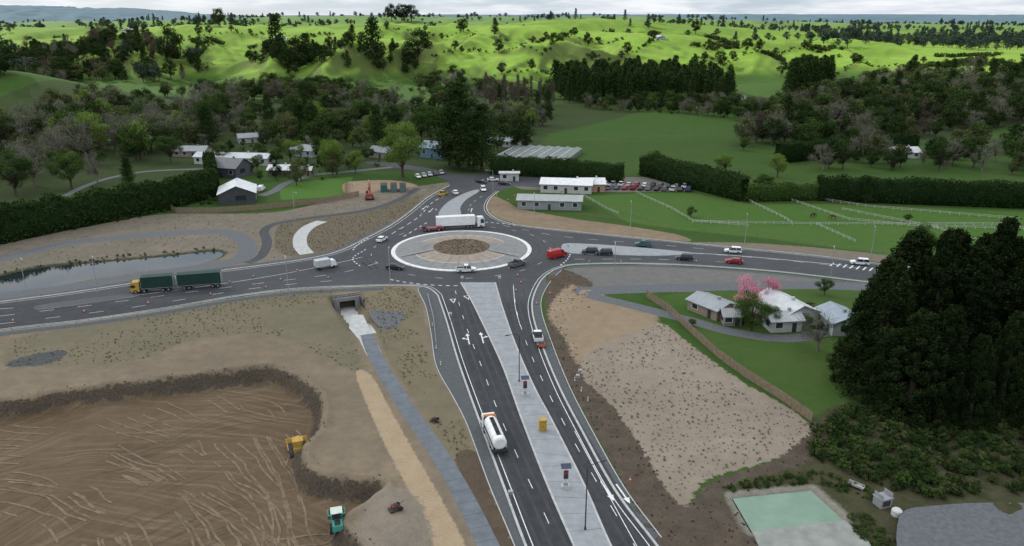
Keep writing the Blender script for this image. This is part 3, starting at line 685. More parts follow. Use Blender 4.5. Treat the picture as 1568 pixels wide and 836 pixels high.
def plant(name,pts,kinds,h0,h1):
    if len(pts)==0: return
    tot=sum(w for _,w in kinds); i0=0
    pts=pts[RNG.permutation(len(pts))]
    for kd,w in kinds:
        n_=int(round(len(pts)*w/tot)); sub=pts[i0:i0+n_]; i0+=n_
        ms=TM[kd]
        for j,me in enumerate(ms):
            s_=sub[j::len(ms)]
            sf=.28 if kd.startswith('shrub') else (1.25 if kd.endswith('pine') else 1)
            instancer(name,me,s_,(h0+(h1-h0)*RNG.uniform(0,1,len(s_))**1.4)*sf)
def scatter(name,pxpoly,n,kinds,h0,h1,clump=0,cs=40,world=None):
    poly=world or [hit(a,b)[:2] for a,b in pxpoly]
    plant(name,sample(poly,n,RNG,clump,cs),kinds,h0,h1)
def treeline(name,line,sp,kinds,h0,h1):
    q=resamp([hit(a,b)[:2] for a,b in line],sp); q=q+RNG.normal(size=q.shape)*sp*.3; plant(name,q,kinds,h0,h1)
scatter('woodland_trees',[(-150,75),(0,74),(130,70),(250,80),(330,105),(280,128),(150,128),(0,135),(-150,140)],1000,[('dark',4),('far_haze',1),('brown',3),('olive',1),('grey',1),('pine',1)],9,22,.42)
scatter('valley_trees',[(-150,235),(60,190),(260,172),(330,190),(330,235),(200,250),(0,285),(-150,330)],230,[('grey',5),('broad',3),('olive',3),('lime',1),('dark',2)],8,21)
scatter('valley_trees',[(-50,175),(110,150),(400,138),(560,142),(720,135),(840,140),(850,165),(700,175),(560,180),(420,185),(300,175),(130,178)],380,[('dark',3),('broad',3),('olive',3),('grey',3),('brown',1),('shrub',2)],8,20,.45,60)
scatter('valley_trees',[(330,190),(560,180),(700,185),(850,175),(830,225),(740,245),(640,245),(560,235),(450,225),(330,215)],180,[('dark',3),('broad',3),('olive',3),('grey',3),('lime',1),('pine',1),('shrub',3)],8,19)
scatter('garden_trees',[(335,262),(330,225),(450,222),(560,240),(640,250),(560,262),(470,285),(420,285)],90,[('broad',3),('dark',2),('olive',3),('grey',1),('shrub',8),('shrubd',4)],4,11)
scatter('poplar_trees',[(740,150),(850,160),(850,170),(740,168)],34,[('poplar',1)],18,28)
scatter('pine_plantation',[(845,140),(920,128),(1060,135),(1135,150),(1100,160),(960,162),(870,158)],420,[('pine',1)],13,23)
scatter('valley_trees',[(880,160),(1000,160),(1140,162),(1250,190),(1240,205),(1130,183),(1000,175),(900,168)],170,[('grey',2),('broad',2),('olive',2),('dark',3),('shrub',2)],6,14)
scatter('forest_trees',[(1210,160),(1340,130),(1568,108),(1900,100),(1900,215),(1568,185),(1420,215),(1250,235),(1130,235),(1150,200)],1200,[('dark',6),('broad',3),('olive',3),('grey',3),('brown',1),('pine',1),('shrubb',1)],8,22,.34,50)
scatter('forest_trees',[(1230,262),(1300,245),(1400,240),(1568,215),(1900,240),(1900,285),(1568,270),(1400,262),(1250,268)],150,[('dark',3),('broad',2),('olive',2),('grey',2)],6,16)
scatter('pine_plantation',[(1200,140),(1260,130),(1275,140),(1210,150)],60,[('pine',1)],20,27)
scatter('hill_trees',[(380,100),(430,75),(520,72),(640,88),(650,105),(560,118),(440,115)],220,[('dark',4),('pine',1),('broad',1)],7,15,.46,30)
scatter('hill_scrub',[(150,125),(340,70),(640,60),(900,60),(1100,80),(1300,100),(1568,105),(1568,85),(1250,72),(900,48),(600,45),(300,60)],1100,[('shrub',1),('shrubb',2),('shrubd',3)],7,24,.56,45)
for l in ([(660,92),(740,80),(830,84),(900,70)],[(900,92),(980,78),(1010,62)],[(1050,108),(1130,92),(1200,80),(1240,70)],[(1200,118),(1300,102),(1420,98)],[(700,120),(780,112),(860,112)],[(280,60),(340,52),(420,50)],[(560,50),(640,46),(720,48)],[(760,58),(860,52),(960,60)]):
    treeline('hill_hedgerow',l,6,[('shrubd',3),('shrub',1),('dark',1)],8,20)
fx=[(-2600,1500),(2600,1500),(3600,4300),(-3600,4300)]
scatter('distant_trees',None,2400,[('far_haze',5),('farpine',1)],12,24,.54,150,world=fx)
scatter('distant_trees',[(1230,62),(1400,60),(1568,62),(1568,78),(1400,74),(1260,68)],220,[('far_haze',3),('farpine',1)],12,22,.4)
def ptree(kind,name,px,py,hp,wide=1.0,i=[0]):
    x,y,z=hit(px,py); D=math.sqrt(x*x+y*y+(CH-z)**2)*math.cos(math.atan2(x,y))
    hgt=hp/FP*D*1.02
    ms=TM[kind]; i[0]+=1
    o=bpy.data.objects.new(name,ms[i[0]%len(ms)]); o.location=(x,y,z-.1); o.scale=(hgt*wide,hgt*wide,hgt); o.rotation_euler[2]=i[0]*1.7; link(o)
    return o
for a in [('pine_near','conifer_tree',702,258,125,1.35),('pine_near','conifer_tree',738,262,100,1.2),('pine_near','conifer_tree',688,255,85,1.3),('pine_near','conifer_tree',718,262,88,1.2),
  ('lime_near','broadleaf_tree',617,272,92,1.0),('lime_near','broadleaf_tree',516,268,62,.8),('lime_near','broadleaf_tree',145,235,68,1.0),('lime_near','broadleaf_tree',445,250,42,1.0),('lime_near','broadleaf_tree',545,266,38,.8),
  ('grey_near','bare_tree',95,250,60,1.2),('grey_near','bare_tree',200,235,58,1.2),('grey_near','bare_tree',240,228,60,1.2),('grey_near','bare_tree',55,285,70,1.2),('grey_near','bare_tree',150,280,50,1),('broad_near','broadleaf_tree',110,290,60,1.1),
  ('broad_near','broadleaf_tree',25,300,70,1.2),('broad_near','broadleaf_tree',262,250,45,1.2),('broad_near','broadleaf_tree',325,205,60,1.0),('pine_near','conifer_tree',320,225,60,1.5),('pine_near','conifer_tree',462,215,55,1.5),('pine_near','conifer_tree',480,222,60,1.4),
  ('broad_near','broadleaf_tree',585,225,40,1.2),('broad_near','broadleaf_tree',655,210,42,1.2),('pine_near','conifer_tree',198,285,45,1.2),
  ('pine','pine_tree',573,95,62,1.4),('pine','pine_tree',425,88,60,1.3),('dark','broadleaf_tree',455,108,50,1.1),('pine','pine_tree',470,100,45,1.5),('dark','broadleaf_tree',640,96,48,1.1),('dark','broadleaf_tree',262,98,55,1.0),('dark','broadleaf_tree',337,42,28,1.0),('pine','pine_tree',845,68,14,1.2),('pine','pine_tree',758,47,18,1.5),('dark','broadleaf_tree',1065,52,20,1.1),('pine','pine_tree',540,62,22,1.5),('dark','broadleaf_tree',600,33,25,1.0),('dark','broadleaf_tree',615,33,26,1.2),('dark','broadleaf_tree',630,34,25,1.2),
  ('dark','broadleaf_tree',703,145,22,1.2),('broad','broadleaf_tree',1130,185,25,1.2),('grey_near','bare_tree',1145,225,40,1.2),('grey_near','bare_tree',1185,220,45,1.1),('grey_near','bare_tree',1320,240,55,1.0),('grey_near','bare_tree',1475,165,60,1.0),
  ('broad_near','broadleaf_tree',1000,270,42,1.0),('lime_near','broadleaf_tree',1110,265,32,1.2),('lime_near','broadleaf_tree',1190,272,40,1.0),('pine_near','conifer_tree',1325,312,42,1.1),('broad_near','broadleaf_tree',1168,300,35,1.3),('broad_near','broadleaf_tree',1058,333,18,1.2),('broad_near','broadleaf_tree',1390,340,14,1.3),
  ('broad_near','broadleaf_tree',1405,400,60,1.0),('grey_near','bare_tree',1252,538,75,.95),('grey_near','bare_tree',1348,470,60,1.0),('broad_near','broadleaf_tree',1262,452,30,1.2),('pink','blossom_tree',1144,480,62,1.0),('pink','blossom_tree',1178,474,56,.95),('broad_near','broadleaf_tree',1150,506,60,1.25),('broad_near','broadleaf_tree',1176,502,40,1.2),('broad_near','broadleaf_tree',1232,505,26,1.2),('broad_near','broadleaf_tree',1060,500,14,1.2),
  ]: ptree(*a)
for px,py,hp in [(1335,600,215),(1372,560,215),(1412,590,245),(1455,600,235),(1500,560,235),(1540,590,205),(1585,600,250),(1435,530,185),(1490,500,150),(1548,520,165),(1605,540,240),(1395,530,145),(1352,625,130),(1430,645,190),(1525,645,180),(1480,650,150),(1310,585,150),(1390,635,170),(1570,640,200)]:
    ptree('cedar_near','cedar_tree',px,py,hp,1.2+.3*math.sin(px))
scatter('bush_scrub',[(1250,655),(1300,625),(1400,640),(1568,630),(1700,640),(1700,745),(1568,755),(1440,768),(1330,738),(1240,700)],1200,[('shrub',2),('shrubd',6),('shrubb',3)],1.5,8,.30,9)
scatter('bush_scrub',[(1100,745),(1240,722),(1330,745),(1360,780),(1250,740),(1110,758)],160,[('shrub',3),('shrubd',2),('shrubb',1)],1.2,3.5)
scatter('bush_scrub',[(1290,795),(1330,790),(1380,836),(1400,870),(1350,870)],80,[('shrub',3),('shrubb',2)],1.5,4)
scatter('pond_reeds',[(0,415),(150,396),(320,380),(340,386),(190,398),(0,422)],50,[('shrubb',3),('shrub',1)],2,4)
scatter('verge_shrubs',[(-100,378),(120,348),(330,304),(330,312),(120,352),(-100,385)],60,[('shrub',2),('shrubd',2)],4,8)
scatter('garden_shrubs',[(1090,500),(1250,470),(1310,520),(1240,505),(1130,500)],60,[('shrub',3),('shrubd',3)],4,10)
def rowplant(name,poly,sp,h0,h1,keep=.85,ang=.3,th=.4):
    p=np.array(poly); g=np.arange(-200,200,sp); gx,gy=np.meshgrid(g,g); gx=gx.ravel();gy=gy.ravel()
    cx,cy=p.mean(0); x=cx+gx*math.cos(ang)-gy*math.sin(ang); y=cy+gx*math.sin(ang)+gy*math.cos(ang)
    x+=RNG.normal(size=x.shape)*sp*.28; y+=RNG.normal(size=x.shape)*sp*.28
    k=(sdf(poly,x,y)>.5)&(RNG.uniform(size=x.shape)<keep)&(fbm(x/14,y/14,3,91)+.1*fbm(x/3,y/3,2,9)>th+.05)
    k&=(sdf(POND,x,y)<-2)&(sdf(LOOP,x,y,closed=False)<-3.2)&(sdf(CYC,x,y,closed=False)<-2)&(sdf(CPA,x,y,closed=False)<-2.6)
    pts=np.stack([x[k],y[k]],1); instancer(name,TM['tussock'][0],pts,h0+(h1-h0)*RNG.uniform(0,1,len(pts))**2,child='tussock')
rowplant('planted_tussocks',ZP['bedR'],1.1,.3,.85,.8,.3,.33)
rowplant('planted_tussocks',ZP['mulchA'],1.05,.3,.85,.75)
rowplant('planted_tussocks',ZP['mulchB'],.9,.35,.95,.85)
rowplant('planted_tussocks',ZP['nwbed'],1.15,.35,.9,.75)
rowplant('planted_tussocks',ZP['wbed'],1.7,.3,.8,.5)
a_=RNG.uniform(0,6.28,360); r_=8.0*RNG.uniform(0,1,360)**.5
instancer('planted_tussocks',TM['tussock'][0],np.stack([cI[0]+np.cos(a_)*r_,cI[1]+np.sin(a_)*r_],1),RNG.uniform(.4,.8,360),zs=1.65-.09*r_,child='tussock')
def hedge(name,line,hh,w,leaf=L_dark,ls=.33,dens=5):
    q=resamp([hit(a,b)[:2] for a,b in line],1.0); rng=np.random.default_rng(len(q)); t=np.gradient(q,axis=0); t/=np.linalg.norm(t,axis=1)[:,None]; nn=np.stack([-t[:,1],t[:,0]],1)
    L=len(q); n=int(L*(2*hh+w)*dens); i=rng.integers(0,L,n); u=rng.uniform(0,2*hh+w,n)
    hv=hh*(.80+.40*fbm(q[:,0]/4,q[:,1]/4,3,4)); hi=hv[i]; wob=(fbm(q[i,0]/2+u/3,u/2,3,8)-.5)*1.5
    side=np.where(u<hh,-1,np.where(u<2*hh,1,0)); zz=np.where(side==0,1,np.where(u<hh,u,u-hh)/hh)*hi
    lat=np.where(side==0,u-2*hh-w/2,side*(w/2+wob)); zz=zz+np.where(side==0,wob,0)+rng.normal(size=n)*.25
    p=q[i]+nn[i]*lat[:,None]+t[i]*rng.uniform(-.5,.5,n)[:,None]; g=H(p[:,0],p[:,1])
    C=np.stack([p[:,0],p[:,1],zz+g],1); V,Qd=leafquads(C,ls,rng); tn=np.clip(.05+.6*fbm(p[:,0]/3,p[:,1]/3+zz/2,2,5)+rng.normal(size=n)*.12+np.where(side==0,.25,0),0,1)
    cv=[];cf=[]
    gq=H(q[:,0],q[:,1])
    for k in range(L):
        for s_,zf_ in ((-1,0),(-1,1),(1,1),(1,0)): cv.append((*(q[k]+nn[k]*s_*(w/2-.35)),gq[k]+zf_*(hv[k]-.4)-.1))
    for k in range(L-1):
        for e in range(4): cf.append((k*4+e,k*4+(e+1)%4,k*4+4+(e+1)%4,k*4+4+e))
    cf+=[(0,1,2,3),((L-1)*4,(L-1)*4+3,(L-1)*4+2,(L-1)*4+1)]
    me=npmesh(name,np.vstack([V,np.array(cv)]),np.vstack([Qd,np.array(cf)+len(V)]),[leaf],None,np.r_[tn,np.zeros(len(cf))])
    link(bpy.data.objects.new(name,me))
hedge('hedge',[(-160,408),(0,372),(120,347),(250,322),(328,300)],10.5,5,ls=.4)
hedge('hedge',[(328,300),(322,262)],9,4,ls=.4)
hedge('hedge',[(752,266),(850,272),(955,281)],8,4)
hedge('hedge',[(985,268),(1060,288),(1140,308)],9,5)
hedge('hedge',[(1140,308),(1250,306)],6,4,L_mid)
hedge('hedge',[(1250,306),(1400,312),(1568,318),(1750,322)],9,5)
hedge('hedge',[(1190,250),(1330,236),(1400,232)],9,5)
# ================= BUILDINGS =================
def house(name,px,py,q,L,W,h,rh,wc,rc,dark=False):
    x,y=P(px,py); x2,y2=P(*q); a=math.atan2(y2-y,x2-x)
    e=bpy.data.objects.new(name,None); e.location=(x,y,0); e.rotation_euler[2]=a; link(e)
    wm=mat(name+'_wall',wc,tuple(v*.85 for v in wc),.6,.8); rm=mat(name+'_roof',rc,tuple(v*.75 for v in rc),.5,.5,spec=.4,detail=4)
    m=MB(); m.box(-L/2,L/2,-W/2,W/2,-.2,h,0)
    m.add([(-L/2,-W/2,h),(-L/2,W/2,h),(-L/2,0,h+rh)],[(0,1,2)],0); m.add([(L/2,-W/2,h),(L/2,W/2,h),(L/2,0,h+rh)],[(0,1,2)],0); m.obj('walls',[wm],parent=e)
    m=MB(); o=.5; sl=rh/(W/2); th=.14
    for s_ in (-1,1):
        ye=s_*(W/2+o); ze=h-sl*o
        m.add([(-L/2-o,ye,ze+.02),(L/2+o,ye,ze+.02),(L/2+o,0,h+rh+.02),(-L/2-o,0,h+rh+.02),(-L/2-o,ye,ze+.02+th),(L/2+o,ye,ze+.02+th),(L/2+o,0,h+rh+.02+th),(-L/2-o,0,h+rh+.02+th)],
            [(0,1,2,3),(4,5,6,7),(0,1,5,4),(1,2,6,5),(3,0,4,7)],0)
    k=int(L/.9)
    for i in range(k+1):
        xx=-L/2+i*L/k
        for s_ in (-1,1):
            m.add([(xx-.04,s_*(W/2+o),h-sl*o+.17),(xx+.04,s_*(W/2+o),h-sl*o+.17),(xx+.04,0,h+rh+.2),(xx-.04,0,h+rh+.2)],[(0,1,2,3)],0)
    m.obj('roof',[rm],parent=e)
    m=MB(); f=MB(); nw=max(2,int(L/4))
    for i in range(nw):
        xx=-L/2+(i+.5)*L/nw
        for s_ in (-1,1):
            if i==nw//2 and s_==-1: continue
            yw=s_*(W/2+.02); m.box(xx-.8,xx+.8,min(yw,yw+s_*.03),max(yw,yw+s_*.03),h*.38,h*.82,0)
            yo=s_*(W/2+.008); f.box(xx-.92,xx+.92,min(yo,yo+s_*.02),max(yo,yo+s_*.02),h*.38-.1,h*.82+.1,0)
    for s_ in (-1,1):
        xo=s_*(L/2+.02); m.box(min(xo,xo+s_*.03),max(xo,xo+s_*.03),-W*.25,W*.05,h*.35,h*.8,0)
    m.obj('windows',[GLASS],parent=e); f.obj('window_frames',[WHITE],parent=e)
    m=MB(); xx=-L/2+(nw//2+.5)*L/nw; m.box(xx-.5,xx+.5,-W/2-.05,-W/2-.01,0,2.1,0); m.obj('door',[DARKM if not dark else WHITE],parent=e)
    m=MB(); m.box(L*.2-.3,L*.2+.3,-.3,.3,h+rh*.6,h+rh+.8,0); m.obj('chimney',[rm],parent=e)
    return e
W_=(.55,.56,.55);D_=(.06,.065,.07)
house('white_gabled_house',365,306,(368,285),15,13,4.0,2.8,D_,(.70,.71,.71),True)
house('garage',432,268,(452,268),10,8,3,1.6,(.12,.1,.08),W_); house('garden_shed',470,268,(482,268),5,5,2.6,1.2,(.25,.2,.16),(.5,.5,.5))
house('long_white_building',360,250,(400,251),36,9,3.5,1.6,(.42,.42,.40),(.50,.51,.52)); house('bungalow',352,268,(368,269),15,12,4.4,3.2,(.08,.085,.1),(.12,.125,.13))
house('bungalow',295,238,(320,238),16,9,3,1.8,(.3,.25,.2),(.26,.27,.28)); house('bungalow',385,217,(400,216),14,8,3,1.8,(.35,.35,.33),(.26,.27,.29)); house('bungalow',470,238,(490,240),14,9,3.4,2,(.3,.32,.34),(.26,.27,.27))
house('blue_roofed_house',670,240,(690,242),14,10,5,2.5,(.12,.2,.28),(.2,.27,.32)); house('bungalow',590,240,(610,242),14,9,3,2,(.3,.28,.25),(.18,.19,.2))
house('roadside_cafe',868,291,(900,292),20,12,3.4,1.4,(.5,.48,.45),(.70,.70,.69)); house('roadside_cafe_annex',905,290,(925,290),10,10,3.2,1.5,(.42,.25,.18),(.64,.64,.64))
house('long_farm_shed',842,317,(885,318),23,9,3.4,1.2,(.25,.27,.27),(.33,.35,.33))
house('farmhouse',1200,486,(1225,500),12,9,3.2,1.9,(.5,.51,.49),(.56,.57,.57)); house('farmhouse_wing',1196,502,(1240,500),7,5,2.8,1.2,(.45,.45,.43),(.42,.44,.44)); house('farm_shed',1090,478,(1120,490),9,7,2.6,1.1,(.27,.21,.16),(.30,.32,.33)); house('garden_shed',1118,494,(1140,494),4,4,2.4,1,(.22,.2,.18),(.3,.3,.3))
house('grey_roofed_barn',1283,502,(1300,516),9,7,3.0,1.4,(.42,.44,.44),(.30,.35,.39))
house('hillside_house',1380,240,(1400,240),14,10,3,2,(.5,.5,.48),(.5,.5,.5)); house('hillside_house',38,210,(60,205),16,10,3,2,(.2,.12,.08),(.12,.1,.09)); house('hillside_house',75,192,(90,190),12,8,3,1.5,W_,W_)
house('bungalow',770,222,(790,224),16,10,3.2,1.8,(.4,.4,.38),(.33,.35,.35)); house('container_building',780,276,(795,276),8,4,3.4,.4,(.45,.45,.43),(.5,.5,.5))
def hhouse(px,py,c):
    x,y,z=hit(px,py); m=MB(); m.box(-8,8,-4,4,-1,3,0); m.prism([(-4.6,2.8),(4.6,2.8),(0,5)],-8.6,8.6,1); 
    for i in range(4): m.box(-7+i*4,-5.5+i*4,-4.05,-4.0,1,2.3,2)
    m.obj('distant_farmhouse',[WHITE,c,GLASS],(x,y,z),.2)
for px,py in ((198,50),(430,62),(1125,152),(1285,52),(1010,60)): hhouse(px,py,GALV)
m=MB(); x,y=P(822,240)
for i in range(7):
    x0=-16+i*5; m.box(x0+.05,x0+4.95,-18,18,0,2.2,0); m.add([(x0,-18,2.2),(x0+2.5,-18,3.0),(x0+2.5,18,3.0),(x0,18,2.2),(x0+5,-18,2.2),(x0+5,18,2.2)],[(0,1,2,3),(1,4,5,2),(0,4,1),(3,2,5)],0)
    m.box(x0-.08,x0+.08,-18.05,18.05,2.15,2.4,1)
m.obj('glasshouse',[mat('greenhouse_film',(.18,.195,.18),(.11,.125,.11),.3,.4),WHITE],(x,y,0),-.3)
def pale_fence(name,line,h,m=TIMBER):
    q=resamp([P(a,b) for a,b in line],.16); mb=MB(); t=np.gradient(q,axis=0)
    for i,(x,y) in enumerate(q):
        a=math.atan2(t[i,1],t[i,0]); z=Hs(x,y) if i%20==0 else z; hh=h+random.uniform(-.03,.03); c,s_=math.cos(a)*.07,math.sin(a)*.07
        mb.add([(x-c,y-s_,z),(x+c,y+s_,z),(x+c,y+s_,z+hh),(x-c,y-s_,z+hh)],[(0,1,2,3)],0)
        if i%15==0: mb.box(x-.06,x+.06,y+.04,y+.16,z,z+h+.05,0)
    mb.obj(name,[m])
pale_fence('timber_fence',[(990,455),(1025,478),(1060,512),(1100,548),(1140,577),(1195,612),(1243,646)],1.9)
pale_fence('timber_fence',[(255,318),(270,326),(330,326),(390,322),(450,316),(500,310),(550,300)],2.0); pale_fence('timber_fence',[(530,300),(530,280)],2.0)
FW=mat('fence_rail_mat',(.50,.50,.48),(.38,.38,.36),1,.7)
def rail_fence(name,line,m,h=1.1,sp=3.5,wire=False):
    q=resamp([P(a,b) for a,b in line],sp); mb=MB()
    for x,y in q: mb.box(x-.06,x+.06,y-.06,y+.06,0,h,0)
    for z in ((.55,1.0) if not wire else (.6,1.05)):
        for i in range(len(q)-1): mb.tube([(*q[i],z),(*q[i+1],z)],.045 if not wire else .02,0,4)
    mb.obj(name,[m])
for l in ([(885,296),(930,322),(950,330)],[(975,297),(1030,322),(1060,340),(1150,348)],[(1140,306),(1200,335),(1215,345)],[(1205,306),(1300,338),(1400,348),(1568,352)],[(1060,342),(1250,345),(1450,345),(1568,346)],[(1250,345),(1310,372)],[(1250,306),(1330,318),(1568,338)],[(1430,350),(1545,385)],[(1290,322),(1440,352)]):
    rail_fence('post_and_rail_fence',l,FW,sp=3.0)
rail_fence('wire_fence',[(890,330),(1040,352),(1180,366),(1350,388),(1420,398)],TIMBER,wire=True,sp=4)
rail_fence('wire_fence',[(820,225),(900,215),(1130,205)],TIMBER,wire=True,sp=5); rail_fence('wire_fence',[(860,296),(1020,345)],TIMBER,wire=True)
rail_fence('guard_rail_fence',[(0,512),(120,498),(250,479),(360,460),(450,448),(520,445)],GALV,h=1.1,sp=2.5); rail_fence('guard_rail_fence',[(655,455),(664,490),(668,530)],GALV,h=1.1,sp=2)
# ================= STREET FURNITURE =================
def lamp(px,py,q,h=10):
    x,y=P(px,py); x2,y2=P(*q); a=math.atan2(y2-y,x2-x); m=MB()
    m.tube([(0,0,0),(0,0,.5)],.16,0,8); m.tube([(0,0,.5),(0,0,h-.4),(.15,0,h-.1),(.6,0,h),(2.2,0,h+.1)],[.10,.07,.06,.05,.05],0,8)
    m.box(2.0,2.9,-.15,.15,h+.02,h+.14,0,.1,.1,.03); m.box(2.15,2.8,-.11,.11,h-.01,h+.02,1)
    m.obj('street_lamp',[GALV if py<500 else DARKM,LAMPM],(x,y,0),a)
for a in [(795,585,(770,590)),(896,812,(930,800)),(443,456,(440,440)),(42,452,(60,470)),(598,440,(600,425)),(452,338,(470,345)),(543,322,(560,340)),(645,333,(660,338)),(965,352,(960,362)),(1140,374,(1138,384)),(1333,396,(1330,406)),(818,338,(815,350)),(940,432,(938,410)),(1270,438,(1268,425)),(755,300,(740,300)),(150,448,(160,465))]: lamp(*a)
def solar_sign(px,py,name='solar_powered_traffic_sign'):
    x,y=P(px,py); m=MB(); m.box(-.7,.7,-.5,.5,.0,.5,0,.05,.05,.05); m.tube([(0,0,.5),(0,0,3.6)],.06,1,8)
    m.add([(-.75,-.45,3.5),(.75,-.45,3.5),(.75,.45,3.8),(-.75,.45,3.8),(-.75,-.45,3.56),(.75,-.45,3.56),(.75,.45,3.86),(-.75,.45,3.86)],[(0,1,2,3),(4,5,6,7),(0,1,5,4),(1,2,6,5),(2,3,7,6),(3,0,4,7)],2)
    m.box(-.35,.35,-.16,-.08,1.6,3.0,3); m.box(-.28,.28,-.18,-.162,2.3,2.9,4); m.box(-.3,.3,-.25,.25,.52,1.0,1)
    m.obj(name,[KERB,GALV,SOLAR,DARKM,RED],(x,y,.14),.1)
solar_sign(804,607); solar_sign(866,748)
def signpost(px,py):
    x,y=P(px,py); m=MB(); m.tube([(0,0,0),(0,0,2.3)],.035,0,6)
    m.box(-.35,.35,-.07,-.04,1.7,2.4,1); m.box(-.28,.28,-.078,-.071,1.78,2.0,2)
    m.obj('traffic_sign',[GALV,WHITE,DARKM],(x,y,.02),0)
for px,py in ((765,436),(708,436),(668,330),(870,386),(884,590),(690,493),(888,582),(782,772)): signpost(px,py)
def bollard(px,py):
    x,y=P(px,py); m=MB(); m.tube([(0,0,0),(0,0,.9),(0,0,.95)],[.09,.09,.05],0,8); m.tube([(0,0,.65),(0,0,.78)],.095,1,8); m.box(-.18,.18,-.18,.18,0,.06,2); m.obj('bollard',[WHITE,REDL,BLACK],(x,y,.02),0)
for px,py in ((662,500),(668,535),(675,560),(880,585),(890,600),(900,615),(712,440),(722,440),(742,440),(752,440)): bollard(px,py)
m=MB(); m.box(-.6,.6,-.5,.5,.1,2.0,0,.05,.05,.05); m.box(-.65,.65,-.55,.55,2.0,2.12,0); m.box(-.5,.5,-.56,-.505,.4,1.8,0); m.box(-.05,.05,-.6,-.56,.9,1.1,1); m.box(-.7,.7,-.6,.6,0,.1,2)
m.obj('yellow_site_cabinet',[YELLOW,DARKM,CONC],(*P(831,660),.14),.2)
m=MB(); m.box(-.35,.35,-.35,.35,0,.05,0); m.tube([(0,0,.05),(0,0,.25),(0,0,.28),(0,0,.55),(0,0,.58),(0,0,.9)],[.22,.17,.165,.1,.1,.05],1,10); m.tube([(0,0,.34),(0,0,.5)],[.165,.13],2,10)
coneM=m.mesh('cone',[BLACK,ORANGE,WHITE])
def cone(x,y,z=.02):
    o=bpy.data.objects.new('traffic_cone',coneM); o.location=(x,y,z); o.scale=(.9,)*3; link(o)
for l,st in (([(20,492),(200,468),(350,448),(440,436)],14),([(390,424),(470,412),(540,405)],11),([(350,432),(440,428),(560,425)],13),([(840,450),(812,480)],8),([(780,412),(800,430),(790,450)],6),([(900,470),(870,455),(885,437)],7),([(900,402),(980,401)],9),([(1068,401),(1140,404)],12),([(760,300),(790,300),(760,315)],8),([(610,352),(650,352)],7),([(960,737),(972,752)],6)):
    for x,y in resamp(PP(l),st): cone(x+random.uniform(-.5,.5),y+random.uniform(-.4,.4))
# ================= VEHICLES =================
cm={}
def paint(c):
    if c not in cm: cm[c]=mat('car_paint',c,tuple(v*.9 for v in c),1,.3,spec=.5)
    return cm[c]
def carmesh(kind,c):
    key=(kind,c)
    if key in cm: return cm[key]
    m=MB(); W=.9
    if kind=='van':
        m.prism([(-2.4,.35),(2.3,.35),(2.45,.6),(2.4,1.0),(1.75,1.25),(-2.4,1.25)],-W,W,0)
        m.prism([(-2.4,1.25),(1.75,1.25),(1.05,1.95),(.8,2.05),(-2.3,2.05),(-2.4,1.95)],-W,W,0,[0,0,.12,.18,.18,.12])
        m.add([(1.72,-.78,1.3),(1.72,.78,1.3),(1.12,.7,1.92),(1.12,-.7,1.92)],[(0,1,2,3)],1)
        for s_ in (-1,1):
            y=s_*.905; m.add([(.5,y,1.3),(1.5,y,1.3),(1.0,y*.9,1.85),(.5,y*.9,1.85)],[(0,1,2,3)],1); 
        wb=(-1.5,1.5)
    else:
        m.prism([(-2.2,.32),(2.1,.32),(2.28,.45),(2.25,.72),(2.1,.82),(1.15,.98),(-1.55 if kind=='car' else -2.3,1.0),(-2.2,.95),(-2.3,.6)],-W,W,0,[.05,.05,.12,.1,.06,.02,.02,.06,.08])
        if kind=='car': a,b,c1_,d=-1.9,1.15,.35,-1.35
        elif kind=='suv': a,b,c1_,d=-2.2,1.1,.4,-1.95
        else: a,b,c1_,d=-.55,1.15,.45,-.4
        zt=1.45 if kind=='car' else 1.72
        m.prism([(a,.98),(b,.98),(c1_,zt-.05),(d,zt-.05)],-W+.03,W-.03,1,[.0,.0,.17,.17])
        m.prism([(d-.05,zt-.06),(c1_+.05,zt-.06),(c1_-.1,zt+.02),(d+.1,zt+.02)],-W+.17,W-.17,0,[0,0,.08,.08])
        xx=d+(c1_-d)*.5
        for s_ in (-1,1): m.add([(xx-.04,s_*.875,.98),(xx+.04,s_*.875,.98),(xx+.04,s_*.705,zt-.03),(xx-.04,s_*.705,zt-.03)],[(0,1,2,3)],0)
        if kind=='ute':
            m.box(-2.25,-.6,-.8,.8,1.001,1.02,2); 
            for s_ in (-1,1): m.box(-2.3,-.6,min(s_*.8,s_*.88),max(s_*.8,s_*.88),.95,1.15,0)
            m.box(-2.33,-2.25,-.88,.88,.6,1.15,0)
        wb=(-1.4,1.4)
    for xx in wb:
        for s_ in (-1,1): m.wheel(xx,s_*.8,.34,.22,2,3)
    m.box(2.2,2.3,-.8,-.45,.6,.75,4); m.box(2.2,2.3,.45,.8,.6,.75,4); m.box(-2.44 if kind=='van' else -2.32,-2.2,-.8,-.55,.7,.88,5); m.box(-2.44 if kind=='van' else -2.32,-2.2,.55,.8,.7,.88,5)
    cm[key]=m.mesh('vehicle',[paint(c),GLASS,BLACK,CHROME,LAMPM,REDL]); return cm[key]
def car(name,kind,c,px,py,q,s_=1.0):
    x,y=P(px,py); x2,y2=P(*q); o=bpy.data.objects.new(name,carmesh(kind,c)); o.location=(x,y,.01); o.rotation_euler[2]=math.atan2(y2-y,x2-x); o.scale=(s_*1.08,)*3
    md=o.modifiers.new('b','BEVEL'); md.width=.04; md.segments=2; md.limit_method='ANGLE'; md.angle_limit=.6
    link(o); return o
wh=(.75,.75,.74); dk=(.025,.028,.032); gy=(.12,.13,.14); sv=(.4,.41,.42); rd=(.36,.012,.015); tl=(.02,.12,.14); bl=(.03,.06,.16)
